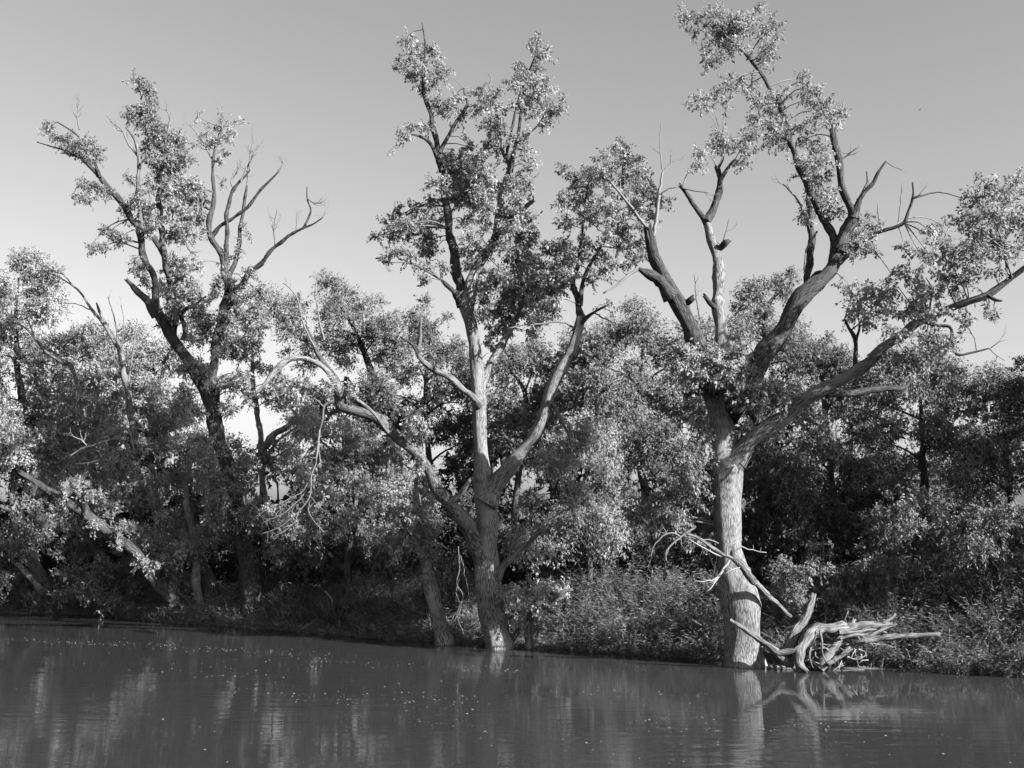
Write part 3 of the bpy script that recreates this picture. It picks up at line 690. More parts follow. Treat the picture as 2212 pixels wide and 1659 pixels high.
M.foliage([(915, 1000, 20, 14, -2.0), (880, 890, 28, 18, -1.5), (900, 920, 26, 20, -1.6), (640, 860, 24, 16, -2.6), (660, 830, 22, 16, -2.4), (610, 830, 22, 16, -2.8), (700, 830, 22, 16, -2.4), (760, 850, 22, 14, -2.2)], dens=1.4)
print('leaves M', M.finish())

# ------------------------------------------------------------------ the big tree on the left
LY = YW(1352) + 1.2
Lt = Tree('silver_maple', 'tall left tree with a dark leaning trunk, bare twiggy top and a leafy crown', LY, (548, 1345), group='tall half-dead trees at the water edge', L=.15)
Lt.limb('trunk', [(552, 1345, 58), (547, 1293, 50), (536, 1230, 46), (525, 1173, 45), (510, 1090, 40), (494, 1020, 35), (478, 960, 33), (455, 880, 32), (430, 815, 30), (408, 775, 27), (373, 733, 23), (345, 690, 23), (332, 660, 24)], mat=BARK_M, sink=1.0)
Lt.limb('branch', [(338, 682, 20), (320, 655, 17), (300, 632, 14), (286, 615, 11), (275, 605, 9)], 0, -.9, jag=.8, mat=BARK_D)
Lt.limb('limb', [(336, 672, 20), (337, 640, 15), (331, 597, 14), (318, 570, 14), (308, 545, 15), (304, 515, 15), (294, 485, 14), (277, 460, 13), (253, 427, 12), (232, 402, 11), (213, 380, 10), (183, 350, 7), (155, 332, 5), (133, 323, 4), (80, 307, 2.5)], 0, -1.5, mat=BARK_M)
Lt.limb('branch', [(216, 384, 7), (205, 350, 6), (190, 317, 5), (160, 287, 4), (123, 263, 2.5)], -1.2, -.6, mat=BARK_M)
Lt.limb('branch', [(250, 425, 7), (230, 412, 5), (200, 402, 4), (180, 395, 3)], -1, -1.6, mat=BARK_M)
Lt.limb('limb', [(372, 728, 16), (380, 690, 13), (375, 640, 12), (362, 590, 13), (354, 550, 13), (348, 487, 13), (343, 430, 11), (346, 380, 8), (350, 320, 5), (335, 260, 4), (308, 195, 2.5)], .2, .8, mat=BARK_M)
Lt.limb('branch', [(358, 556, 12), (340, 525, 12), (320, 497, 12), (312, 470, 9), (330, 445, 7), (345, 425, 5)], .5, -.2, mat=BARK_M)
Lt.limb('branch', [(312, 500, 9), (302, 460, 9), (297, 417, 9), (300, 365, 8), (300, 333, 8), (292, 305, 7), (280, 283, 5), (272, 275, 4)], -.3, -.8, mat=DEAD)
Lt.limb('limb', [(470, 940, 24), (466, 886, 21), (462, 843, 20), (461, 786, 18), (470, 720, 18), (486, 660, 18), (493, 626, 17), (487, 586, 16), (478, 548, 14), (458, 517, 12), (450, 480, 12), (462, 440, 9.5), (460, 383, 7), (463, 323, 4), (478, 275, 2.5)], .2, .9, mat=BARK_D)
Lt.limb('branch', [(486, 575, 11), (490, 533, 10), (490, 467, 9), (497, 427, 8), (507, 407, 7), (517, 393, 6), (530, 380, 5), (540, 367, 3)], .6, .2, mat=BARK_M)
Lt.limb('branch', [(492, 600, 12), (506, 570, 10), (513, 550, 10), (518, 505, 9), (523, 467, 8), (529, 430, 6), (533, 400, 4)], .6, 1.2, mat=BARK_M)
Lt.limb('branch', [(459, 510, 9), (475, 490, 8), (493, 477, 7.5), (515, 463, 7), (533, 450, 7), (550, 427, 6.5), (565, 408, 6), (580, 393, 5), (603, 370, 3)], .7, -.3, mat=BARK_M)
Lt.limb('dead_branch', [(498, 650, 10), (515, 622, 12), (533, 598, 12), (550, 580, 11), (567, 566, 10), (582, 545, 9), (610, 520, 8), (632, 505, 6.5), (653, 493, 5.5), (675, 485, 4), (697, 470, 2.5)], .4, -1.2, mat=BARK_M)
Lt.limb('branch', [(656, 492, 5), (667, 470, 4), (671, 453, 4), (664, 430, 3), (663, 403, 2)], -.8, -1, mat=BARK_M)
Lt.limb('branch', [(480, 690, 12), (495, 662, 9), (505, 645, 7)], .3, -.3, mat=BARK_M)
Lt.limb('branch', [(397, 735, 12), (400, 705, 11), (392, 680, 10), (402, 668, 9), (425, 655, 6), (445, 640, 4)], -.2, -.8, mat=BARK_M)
for pts, d0, d1, fk in [([(600, 372, 4), (608, 360, 3), (612, 345, 1.5)], -.3, -.4, 3), ([(540, 368, 3), (540, 335, 2.5), (548, 300, 1.5)], .2, .1, 5), ([(520, 392, 4), (535, 360, 3), (556, 320, 1.5)], .2, .3, 5), ([(505, 410, 4), (500, 390, 3), (518, 365, 2)], .3, .4, 4),
                         ([(533, 402, 4), (536, 380, 3), (530, 360, 2)], 1.2, 1.1, 4), ([(596, 534, 4), (592, 490, 3), (600, 450, 2)], -.35, -.5, 3), ([(666, 430, 3), (680, 440, 2.5), (694, 437, 1.5)], -1, -1, 3), ([(640, 500, 3), (640, 480, 2.5), (642, 465, 2)], -.8, -.8, 1), ([(465, 330, 4), (480, 280, 3), (470, 232, 1.5)], .9, .9, 4), ([(462, 350, 4), (440, 310, 3), (410, 268, 1.5)], .9, .7, 4),
                         ([(172, 280, 4), (168, 255, 3), (172, 215, 1.5)], -.6, -.6, 4), ([(300, 340, 5), (280, 315, 4), (262, 280, 3), (238, 262, 1.5)], -.6, -.9, 4), ([(352, 330, 4), (366, 260, 3), (358, 235, 1.5)], .8, .8, 4), ([(440, 480, 4), (436, 440, 3), (440, 430, 2)], .8, .6, 2), ([(400, 520, 4), (412, 545, 3), (427, 552, 2)], .4, 0, 1), ([(697, 470, 3), (702, 462, 2), (705, 455, 1.5)], -1.2, -1.2, 1)]:
    Lt.twig(pts, d0, d1, fk + 3, .7)
Lt.foliage([(290, 168, 8, 9), (303, 182, 12, 12), (320, 196, 12, 14), (330, 215, 10, 16), (318, 222, 14, 14), (285, 240, 14, 8), (300, 250, 20, 14), (325, 245, 20, 16), (310, 270, 22, 12), (340, 265, 18, 16), (350, 285, 18, 16), (330, 290, 22, 12), (365, 300, 18, 16), (345, 310, 24, 14), (385, 310, 16, 18), (398, 325, 12, 18), (370, 330, 22, 16), (350, 345, 24, 14), (385, 350, 18, 16), (330, 325, 16, 12), (325, 350, 16, 14), (370, 365, 24, 14), (345, 375, 20, 14), (405, 345, 8, 14)], dens=1.8, spread=.6, tone=.8)
Lt.foliage([(385, 395, 20, 16), (410, 400, 20, 18), (430, 415, 12, 18), (395, 425, 24, 18), (420, 440, 18, 20), (370, 420, 18, 18), (375, 450, 22, 18), (405, 465, 22, 18), (430, 470, 12, 18), (385, 480, 20, 18), (410, 495, 18, 16), (370, 500, 16, 16), (395, 520, 18, 14), (350, 410, 14, 18), (325, 400, 14, 14), (300, 430, 22, 14), (280, 445, 18, 14), (275, 465, 18, 12), (315, 450, 18, 16), (300, 475, 22, 14), (330, 480, 18, 16), (310, 500, 18, 12), (285, 385, 12, 8), (430, 505, 12, 14)], dens=1.6, spread=.8)
Lt.foliage([(108, 282, 14, 12), (125, 295, 12, 12), (100, 272, 8, 6), (150, 312, 18, 14), (175, 310, 18, 16), (195, 325, 16, 16), (180, 340, 18, 12), (205, 345, 14, 14), (215, 335, 10, 16), (155, 332, 14, 8), (190, 400, 14, 12), (212, 408, 18, 12), (232, 418, 16, 10), (170, 432, 16, 8), (185, 425, 12, 8), (155, 425, 8, 5), (235, 500, 12, 10), (250, 515, 18, 14), (225, 532, 18, 10), (205, 540, 14, 6), (195, 530, 8, 6), (262, 520, 10, 12)], dens=1.8, spread=.4, tone=.8)
Lt.foliage([(300, 580, 18, 14), (285, 570, 12, 10), (310, 605, 16, 12), (375, 565, 22, 16), (400, 580, 22, 18), (425, 570, 12, 20), (385, 600, 24, 16), (412, 610, 18, 14), (350, 620, 14, 16), (370, 640, 22, 16), (400, 645, 22, 18), (380, 675, 22, 16), (365, 700, 20, 14), (410, 690, 24, 18), (440, 670, 22, 18), (430, 640, 16, 14), (460, 640, 20, 18), (475, 610, 16, 14), (455, 700, 22, 18), (480, 680, 22, 20), (510, 650, 22, 18), (530, 620, 20, 16), (500, 620, 18, 16), (545, 640, 20, 18), (560, 620, 16, 12), (525, 680, 24, 20), (500, 710, 24, 20), (550, 680, 20, 20), (565, 710, 14, 18), (530, 715, 22, 20), (470, 735, 24, 18), (440, 725, 20, 16), (500, 745, 24, 18), (530, 750, 22, 18), (555, 745, 14, 16), (475, 770, 20, 12), (515, 775, 20, 12), (420, 730, 16, 14), (545, 590, 14, 10), (570, 640, 12, 12)], dens=1.7, spread=.8)
Lt.foliage([(465, 275, 14, 12), (445, 290, 12, 12), (455, 315, 16, 12), (485, 300, 12, 14), (500, 280, 12, 14), (512, 262, 8, 10), (425, 250, 9, 9), (480, 330, 12, 10), (430, 315, 8, 8), (472, 350, 10, 8), (480, 255, 8, 10), (478, 390, 8, 10)], dens=1.0, spread=.5)
Lt.foliage([(505, 545, 10, 20), (485, 560, 10, 16), (530, 500, 8, 14)], dens=1.0, spread=.3)
Lt.foliage([(u, v, 26, 20, d) for u, v, d in [(500, 960, -1.2), (470, 985, -1.4), (520, 1000, -1.2), (490, 1030, -1.5), (540, 1040, -1.2), (460, 1040, -1.4), (510, 1070, -1.5), (550, 1090, -1.4), (480, 1090, -1.4), (440, 1010, -1.5), (530, 1120, -1.3), (450, 1090, -1.4), (430, 960, -1.2), (420, 900, -1.0), (395, 860, -.8), (500, 890, -.8), (520, 850, -.6), (490, 830, -.6), (440, 800, -.9), (400, 790, -.8), (520, 810, -.8), (560, 1130, -1.3), (470, 1130, -1.3)]], dens=1.6)
print('leaves L', Lt.finish())

# ------------------------------------------------------------------ trees and bushes behind
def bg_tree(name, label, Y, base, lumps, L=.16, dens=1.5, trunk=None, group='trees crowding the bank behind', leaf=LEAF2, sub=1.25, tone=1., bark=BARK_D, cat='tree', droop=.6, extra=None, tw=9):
    t = Tree(name, label, Y, base, group=group, L=L, dens=dens, bark=bark, leaf=leaf, cat=cat, droop=droop)
    rng = t.rng
    x, y, _ = P(base[0], base[1], Y)
    gz = float(ground_z(x, y))
    t.root.location.z = gz
    lum = []
    for l in lumps:
        u, v, ru, rv = l[:4]
        dd = l[4] if len(l) > 4 else rng.normal() * .8
        m = mpp(v, Y + dd)
        lum.append((P(u, v, Y + dd), np.array([1.08 * ru * m, .9 * (ru + rv) * .5 * m, 1.2 * rv * m])))
    if trunk:
        t.limb('trunk', trunk, sink=.8)
    else:
        C = np.mean([c for c, r in lum], axis=0)
        top = max(lum, key=lambda q: q[0][2])[0]
        m = mpp(1200, Y)
        wdt = tw * m
        p = np.array([[x, y, gz - .5, wdt], [x + rng.normal() * .2, y, gz + (C[2] - gz) * .4, wdt * .8], [*((C + np.array([x, y, C[2]])) / 2), wdt * .6], [*top, wdt * .15]])
        path = catmull(p, .4)
        co, q, tr, uv = tube(path, 10, t.seed, rough=.15)
        tri_mesh('trunk', co, tr, bark, t.root, None, uv, q)
        t.remember(path)
    for C, Rr in lum:
        nb = t.near(C - np.array([0, 0, Rr[2] * .5]))
        a = nb[:3]; dist = np.linalg.norm(C - a)
        if dist > .6:
            r0 = min(nb[3] * .65, .03 + .022 * dist)
            mid = (a + C) / 2 + np.array([0, 0, .1 * dist]) + rng.normal(size=3) * .08 * dist
            path = catmull(np.array([[*a, r0], [*mid, r0 * .75], [*C, r0 * .35]]), .35)
            co, q, tr, uv = tube(path, 7, t.seed)
            tri_mesh('limb', co, tr, bark, t.root, None, uv, q)
            t.remember(path)
    for C, Rr in lum:
        n = max(4, int(2.05 * (Rr[0] * Rr[2] + Rr[1] * Rr[2] + Rr[0] * Rr[1]) / 3 / (sub * .62) ** 2))
        q = norm(rng.normal(size=(n, 3)))
        q[:, 1] = np.where((q[:, 1] > .45) & (rng.random(n) < .7), -q[:, 1], q[:, 1])     # most of the clumps where they get light
        q *= (.5 + .5 * rng.random((n, 1)) ** .6)
        lob = np.array([mnoise.noise(Vector((float(a[0]) * 1.9 + t.seed, float(a[1]) * 1.9, float(a[2]) * 1.9 + C[0]))) for a in q])   # uneven lobes
        q *= (1.0 + .75 * lob)[:, None]
        for k in range(n):
            c = C + q[k] * Rr
            s = sub * (.32 + .95 * rng.random() ** 1.3)
            if c[2] - s * .6 < float(ground_z(c[0], c[1])) : c[2] = float(ground_z(c[0], c[1])) + s * .5
            clump(t.leaves, c, np.array([s * .62, s * .62, s * .42]), dens * 1.7, L, rng, droop=droop, twigbag=None, tri=True, reach=1.35, core=.85, tone=tone * (.8 + .4 * rng.random()))
            if rng.random() < .35:
                nb = t.near(c)
                a = nb[:3]; r0 = min(nb[3] * .6, .03)
                mid = (a + c) / 2 + np.array([0, 0, .1])
                path = np.array([[*a, r0], [*mid, r0 * .7], [*c, r0 * .3]])
                co, qd, tr, uv = tube(path, 4, cap=False)
                t.tw.add(co, qd, np.zeros((0, 3), int), uv)
    if extra: extra(t)
    n = t.finish('crown' if cat == 'tree' else 'foliage')
    return t, n

TOTAL = 0
def bt(*a, **k):
    global TOTAL
    t, n = bg_tree(*a, **k); TOTAL += n
    return t

bt('broadleaf_tree', 'pale leafy tree at the left edge rising highest above the bushes', 66, (50, 1300), [(45, 595, 42, 42), (25, 670, 60, 60), (95, 660, 36, 45), (108, 595, 18, 18), (10, 760, 60, 70), (90, 740, 50, 50), (-60, 700, 60, 80)], L=0.158, trunk=[(62, 1300, 26), (60, 1050, 22), (48, 900, 18), (38, 780, 14), (34, 700, 9), (40, 600, 4)], tone=1.4)  # left trees: raised leaf tone paints in the sunlight they lack
bt('broadleaf_tree', 'wide round-topped tree behind the bare dead tree on the left', 63, (230, 1310), [(180, 760, 70, 50), (240, 740, 50, 40), (300, 770, 60, 50), (355, 780, 45, 45), (130, 800, 70, 60), (140, 860, 80, 60), (250, 850, 90, 50), (350, 850, 60, 50)], L=0.158, tone=1.4)
bt('broadleaf_tree', 'dense bush-like tree standing behind the bare dead tree on the left', 64, (200, 1310), [(110, 880, 70, 50), (230, 900, 70, 50), (340, 880, 60, 50), (20, 860, 70, 60), (160, 960, 90, 50), (300, 960, 80, 50), (400, 930, 40, 50)], L=0.176, dens=1.6, tone=1.4)
bt('broadleaf_tree', 'bushy low tree above the leaning logs at the far left', 59.5, (70, 1315), [(40, 940, 80, 70), (-50, 980, 70, 90), (120, 970, 70, 60), (70, 1040, 90, 60)], L=0.141, trunk=[(110, 1315, 34), (96, 1275, 32), (83, 1246, 30), (60, 1193, 28), (43, 1160, 24), (30, 1080, 18), (30, 980, 10)], bark=BARK, tone=1.4)
bt('broadleaf_tree', 'leafy tree just left of the dark leaning trunk', 58.5, (330, 1330), [(240, 950, 80, 60), (340, 930, 70, 55), (390, 870, 40, 40), (300, 1020, 90, 55), (420, 985, 60, 50), (200, 1040, 70, 50)], L=0.136, tone=1.4)
bt('broadleaf_tree', 'dense dark bush-like tree behind the leaning log on the left', 57.5, (230, 1330), [(60, 1130, 90, 60), (180, 1140, 70, 60), (260, 1110, 70, 55), (-40, 1150, 60, 70)], L=0.141, dens=1.3)
bt('broadleaf_tree', 'leafy tree wrapped round the foot of the tall left tree', 56, (430, 1335), [(400, 1080, 70, 60), (470, 1050, 60, 60), (370, 1160, 80, 60), (460, 1150, 60, 60), (530, 1080, 50, 60)], L=0.132, trunk=[(462, 1330, 42), (455, 1290, 40), (440, 1240, 38), (425, 1190, 32), (415, 1100, 22), (400, 1040, 10)], tone=1.4)
bt('broadleaf_tree', 'spreading tree against the sky between the left and middle trees', 57, (800, 1330), [(690, 640, 55, 42), (630, 670, 34, 40), (760, 670, 55, 48), (815, 720, 45, 45), (690, 720, 70, 45), (770, 760, 70, 45), (640, 770, 40, 40), (850, 740, 30, 35)], L=0.132, trunk=[(880, 1340, 30), (870, 1100, 26), (850, 900, 22), (815, 830, 18), (790, 770, 14), (760, 700, 8), (720, 640, 3)], dens=1.4)
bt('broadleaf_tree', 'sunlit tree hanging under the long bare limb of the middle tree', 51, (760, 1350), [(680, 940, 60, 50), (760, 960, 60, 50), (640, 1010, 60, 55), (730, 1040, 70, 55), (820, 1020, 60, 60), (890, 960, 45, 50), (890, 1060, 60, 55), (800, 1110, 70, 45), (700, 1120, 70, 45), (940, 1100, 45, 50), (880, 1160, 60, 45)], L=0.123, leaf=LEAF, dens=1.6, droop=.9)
bt('broadleaf_tree', 'dark tree filling the gap left of the middle trunk', 56, (930, 1340), [(930, 710, 50, 50), (890, 790, 60, 55), (960, 790, 50, 60), (830, 850, 60, 50), (930, 870, 70, 55), (990, 870, 40, 60), (990, 960, 50, 50), (790, 910, 60, 55), (740, 900, 50, 50), (990, 1020, 40, 50)], L=0.132, tone=.65)  # interior shade put into the leaf colour by a low tone
bt('broadleaf_tree', 'round leafy tree seen between the two middle trunks', 53, (1120, 1350), [(1095, 790, 36, 34), (1150, 800, 40, 36), (1120, 860, 60, 50), (1080, 930, 50, 60), (1200, 850, 40, 50), (1160, 930, 50, 50), (1120, 1000, 60, 50), (1230, 800, 36, 40), (1240, 900, 40, 50)], L=0.123)
bt('broadleaf_tree', 'tree with airy crown between the middle tree and the right tree', 50.5, (1400, 1350), [(1320, 720, 45, 45), (1390, 690, 50, 48), (1450, 730, 45, 45), (1300, 790, 45, 50), (1380, 790, 60, 50), (1460, 810, 50, 50), (1500, 760, 30, 40), (1340, 880, 60, 50), (1430, 900, 60, 55), (1270, 870, 40, 50), (1500, 880, 40, 50), (1255, 800, 36, 45), (1310, 840, 50, 45), (1290, 760, 30, 35)], L=0.123, dens=1.25, trunk=[(1410, 1360, 22), (1400, 1150, 20), (1385, 1000, 18), (1375, 900, 13), (1385, 800, 8), (1390, 690, 3)])
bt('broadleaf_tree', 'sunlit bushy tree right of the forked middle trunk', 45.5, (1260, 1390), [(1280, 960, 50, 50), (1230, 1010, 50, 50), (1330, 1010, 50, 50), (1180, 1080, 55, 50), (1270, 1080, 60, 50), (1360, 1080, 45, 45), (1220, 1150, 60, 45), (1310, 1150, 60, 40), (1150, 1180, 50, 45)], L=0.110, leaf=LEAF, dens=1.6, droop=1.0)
bt('broadleaf_tree', 'tree crown peeking up behind the right tree between its two great limbs', 50, (1660, 1350), [(1640, 650, 45, 36), (1692, 620, 26, 36), (1590, 690, 40, 40), (1660, 700, 55, 40), (1720, 720, 40, 40), (1620, 750, 60, 40), (1700, 780, 60, 40)], L=0.123)
bt('broadleaf_tree', 'leafy tree behind the long low limb of the right tree', 46.5, (1820, 1370), [(1770, 750, 36, 34), (1820, 790, 45, 36), (1740, 830, 60, 45), (1850, 850, 60, 45), (1780, 900, 70, 45), (1690, 900, 45, 50), (1640, 960, 40, 50)], L=0.119, tone=.65)  # canopy shade painted in through a lowered leaf tone
bt('broadleaf_tree', 'large round tree under the far end of the long right limb', 45, (1980, 1380), [(1950, 800, 55, 45), (2030, 790, 45, 45), (1900, 870, 55, 50), (1990, 880, 70, 55), (2060, 870, 40, 55), (1930, 960, 70, 55), (2020, 960, 60, 50), (1850, 960, 50, 50)], L=0.114, trunk=[(1990, 1390, 24), (1990, 1250, 24), (2000, 1120, 22), (1995, 1020, 18), (1990, 900, 10), (1980, 800, 4)])
bt('broadleaf_tree', 'dense dark tree at the right edge of the picture', 43, (2200, 1390), [(2170, 830, 45, 50), (2220, 800, 50, 45), (2150, 900, 60, 55), (2220, 920, 60, 70), (2120, 960, 45, 50), (2180, 1000, 70, 60), (2110, 1040, 50, 45)], L=0.114)
bt('broadleaf_tree', 'shadowed low tree directly right of the tall right trunk', 44, (1760, 1380), [(1700, 1040, 60, 60), (1790, 1030, 70, 60), (1870, 1060, 60, 60), (1690, 1140, 55, 60), (1780, 1140, 70, 60), (1870, 1150, 60, 50)], L=0.123, dens=1.4, tone=.65)  # its shadow is deepened in the leaf colour too
bt('broadleaf_tree', 'shadowed low tree left of the tall right trunk above the weeds', 46, (1460, 1370), [(1420, 980, 60, 50), (1500, 980, 50, 60), (1440, 1080, 70, 60), (1520, 1100, 40, 60), (1400, 1180, 60, 50), (1500, 1200, 60, 50)], L=0.123, dens=1.4, tone=.65)  # low tone adds painted shade to the leaves
bt('shrub', 'broad-leaved shrub above the weeds at the right edge', 39.5, (2150, 1420), [(2090, 1160, 60, 50), (2170, 1140, 60, 55), (2230, 1180, 60, 70), (2140, 1220, 70, 50), (2200, 1270, 60, 50)], L=0.123, cat='shrub', group='bank shrubs', sub=.7, tw=4)
bt('shrub', 'broad-leaved shrub behind the end of the driftwood logs', 40.5, (1970, 1420), [(1960, 1130, 60, 60), (1900, 1200, 50, 50), (1980, 1220, 60, 50), (2040, 1180, 50, 60), (2050, 1260, 50, 45)], L=0.123, cat='shrub', group='bank shrubs', sub=.7, tw=4)
bt('shrub', 'thin dark shrub right behind the leaning dead branch', 40.5, (1780, 1420), [(1720, 1240, 45, 45), (1790, 1230, 45, 50), (1840, 1270, 45, 40), (1760, 1290, 50, 30)], L=0.106, cat='shrub', group='bank shrubs', sub=.6, tw=4)
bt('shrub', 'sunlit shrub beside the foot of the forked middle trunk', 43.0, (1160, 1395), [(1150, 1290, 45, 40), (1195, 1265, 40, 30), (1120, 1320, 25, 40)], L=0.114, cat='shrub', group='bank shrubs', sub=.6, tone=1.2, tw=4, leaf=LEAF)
bt('shrub', 'low shrub in shade between the two middle trunks', 47, (980, 1385), [(960, 1230, 45, 45), (1000, 1290, 40, 45), (900, 1280, 45, 45)], L=0.114, cat='shrub', group='bank shrubs', sub=.6, tw=4)
bt('shrub', 'shaded shrub hanging over the water at the left', 56.5, (330, 1340), [(300, 1230, 60, 45), (240, 1260, 50, 45), (380, 1250, 40, 45), (160, 1260, 50, 40)], L=0.132, cat='shrub', group='bank shrubs', sub=.7, tw=4)
bt('shrub', 'shaded shrub at the far left waterline', 59, (40, 1320), [(20, 1240, 60, 45), (-50, 1260, 60, 50), (90, 1290, 40, 25)], L=0.132, cat='shrub', group='bank shrubs', sub=.7, tw=4)
bt('shrub', 'leafy shrub behind the tall grass between left and middle trees', 53, (700, 1350), [(640, 1190, 60, 45), (720, 1200, 60, 45), (800, 1220, 60, 45), (860, 1240, 50, 45)], L=0.123, cat='shrub', group='bank shrubs', sub=.7, tw=4)
bt('broadleaf_tree', 'round dark tree closing the gap beside the dark right-edge tree', 49, (2070, 1370), [(2050, 1000, 60, 50), (2100, 1060, 60, 50), (2010, 1060, 60, 55), (2060, 1130, 70, 50)], L=0.150, dens=1.5)
bt('broadleaf_tree', 'dark tree closing the gap just right of the tall right trunk', 50, (1660, 1370), [(1640, 930, 50, 50), (1680, 1000, 55, 60), (1630, 1060, 60, 60), (1600, 980, 40, 60), (1690, 1100, 60, 60)], L=0.150, dens=1.5, tone=.65)  # leaf colour lowered to paint in the shade of this gap
# the dark wood further in: each tree stands by itself, their shapes close the view to the field behind
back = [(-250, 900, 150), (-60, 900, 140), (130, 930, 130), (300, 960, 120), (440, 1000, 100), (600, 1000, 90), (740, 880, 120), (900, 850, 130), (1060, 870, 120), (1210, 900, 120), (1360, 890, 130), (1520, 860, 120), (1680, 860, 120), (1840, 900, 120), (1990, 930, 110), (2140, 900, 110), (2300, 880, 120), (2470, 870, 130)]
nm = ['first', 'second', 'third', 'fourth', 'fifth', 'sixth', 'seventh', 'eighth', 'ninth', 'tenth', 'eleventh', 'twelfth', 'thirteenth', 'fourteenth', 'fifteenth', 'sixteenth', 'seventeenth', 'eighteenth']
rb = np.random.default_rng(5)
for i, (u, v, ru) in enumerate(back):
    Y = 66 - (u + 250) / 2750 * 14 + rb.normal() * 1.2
    bt('woodland_tree', nm[i] + ' from the left of the dark trees in the shaded wood behind', Y, (u, 1290), [(u, v + 40, ru * .6, 70), (u - 30, v + 150, ru * .7, 80), (u + 40, v + 250, ru * .7, 80), (u, v + 330, ru * .8, 80)], L=.34, dens=1.3, sub=1.6, group='dark trees in the wood behind', tone=.28)  # very low tone puts the wood's shade into the leaf colour
rt = np.random.default_rng(21)
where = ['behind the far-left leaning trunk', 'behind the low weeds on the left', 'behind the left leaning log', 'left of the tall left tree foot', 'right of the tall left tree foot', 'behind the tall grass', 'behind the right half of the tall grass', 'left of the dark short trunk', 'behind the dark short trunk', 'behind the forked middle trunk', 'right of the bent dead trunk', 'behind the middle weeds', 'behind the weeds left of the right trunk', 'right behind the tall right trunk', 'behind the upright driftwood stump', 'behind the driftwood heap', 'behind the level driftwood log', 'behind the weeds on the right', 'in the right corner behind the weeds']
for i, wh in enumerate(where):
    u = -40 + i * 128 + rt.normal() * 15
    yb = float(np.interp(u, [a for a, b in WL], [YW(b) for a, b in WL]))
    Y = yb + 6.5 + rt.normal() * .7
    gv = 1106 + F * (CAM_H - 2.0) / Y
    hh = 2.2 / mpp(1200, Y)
    bt('thicket_shrub', 'dark thicket shrub ' + wh, Y, (u, gv), [(u - 20, gv - hh * .35, 62, hh * .42), (u + 40, gv - hh * .3, 55, hh * .4), (u + 10, gv - hh * .85, 60, hh * .4), (u - 35, gv - hh * 1.2, 50, hh * .4)], L=.2, dens=1.5, cat='shrub', group='thicket under the trees', sub=1.0, tw=4, tone=.5)  # under-canopy shade painted into the leaves by a low tone
bt('broadleaf_tree', 'tall tree beyond the right edge whose shade falls behind the right trunk', 37.2, (2570, 1440), [(2560, 620, 120, 100), (2500, 760, 120, 110), (2640, 780, 120, 110), (2560, 920, 150, 110), (2500, 1080, 120, 110), (2640, 1080, 130, 110), (2570, 1240, 150, 110)], L=.22, dens=1.4, sub=1.4)
bt('broadleaf_tree', 'second tall tree further beyond the right edge', 37.0, (2850, 1440), [(2850, 560, 140, 110), (2800, 720, 140, 110), (2930, 740, 130, 110), (2850, 900, 160, 110), (2850, 1080, 160, 120), (2850, 1230, 150, 110)], L=.24, dens=1.4, sub=1.4)
# the bank goes on outside the frame
bt('broadleaf_tree', 'tree on the bank just outside the right edge', 42, (2480, 1420), [(2420, 700, 90, 80), (2520, 640, 100, 90), (2450, 900, 120, 100), (2380, 1100, 90, 100), (2520, 1100, 120, 100)], L=.2, dens=1.2, sub=1.1)
bt('broadleaf_tree', 'tree on the bank just outside the left edge', 66, (-250, 1300), [(-240, 700, 90, 90), (-300, 850, 100, 90), (-200, 950, 100, 90), (-280, 1100, 110, 90)], L=.22, dens=1.2, sub=1.2)
print('background leaves', TOTAL)

# ------------------------------------------------------------------ single trunks, dead trees
def simple(name, label, Y, base, limbs, cat='tree', mat=BARK, group=None, twigs=(), leaves=(), sink=.8, L=.13, dens=1.3, twm=TWIG):
    t = Tree(name, label, Y, base, bark=mat, group=group, cat=cat, L=L, dens=dens, twig=twm)
    for k, (nme, pts, d0, d1, jag) in enumerate(limbs):
        t.limb(nme, pts, d0, d1, jag=jag, sink=sink if k == 0 else 0)
    for pts, d0, d1, fk in twigs:
        t.twig(pts, d0, d1, fk, .7)
    if leaves: t.foliage(leaves, spread=.4)
    t.finish()
    return t
simple('dead_tree', 'bare dead tree arching left over the bushes with a fine twig tip', 60, (300, 1320),
       [('trunk', [(310, 1320, 22), (300, 1100, 20), (288, 950, 17), (277, 853, 14), (262, 775, 12), (250, 740, 10), (233, 713, 9), (215, 690, 7), (200, 670, 6), (180, 640, 5), (160, 620, 4), (130, 600, 3), (100, 588, 2)], 0, -1, 0),
        ('branch', [(250, 742, 8), (228, 700, 7), (215, 672, 6), (208, 655, 4)], -.4, -.8, .5)],
       twigs=[([(160, 620, 3), (130, 590, 2), (66, 583, 1.2)], -.9, -1, 4), ([(200, 672, 3), (170, 658, 2), (135, 655, 1.2)], -.6, -.8, 1), ([(256, 770, 4), (250, 700, 3), (233, 640, 1.5)], -.3, -.2, 5), ([(275, 840, 4), (290, 740, 3), (297, 690, 1.5)], 0, .2, 4), ([(262, 760, 3), (268, 700, 2), (262, 660, 1.5)], -.3, -.3, 3)])
simple('dead_tree', 'thin pale dead pole slanting through the bushes at the far left', 61, (230, 1310),
       [('trunk', [(230, 1310, 12), (200, 1000, 11), (160, 805, 9), (135, 785, 8), (100, 760, 7), (75, 730, 6), (50, 705, 4), (5, 690, 3)], 0, -1, 0)], mat=DEAD, twigs=[([(75, 730, 4), (60, 690, 3), (50, 660, 1.5)], -.8, -.9, 2)])
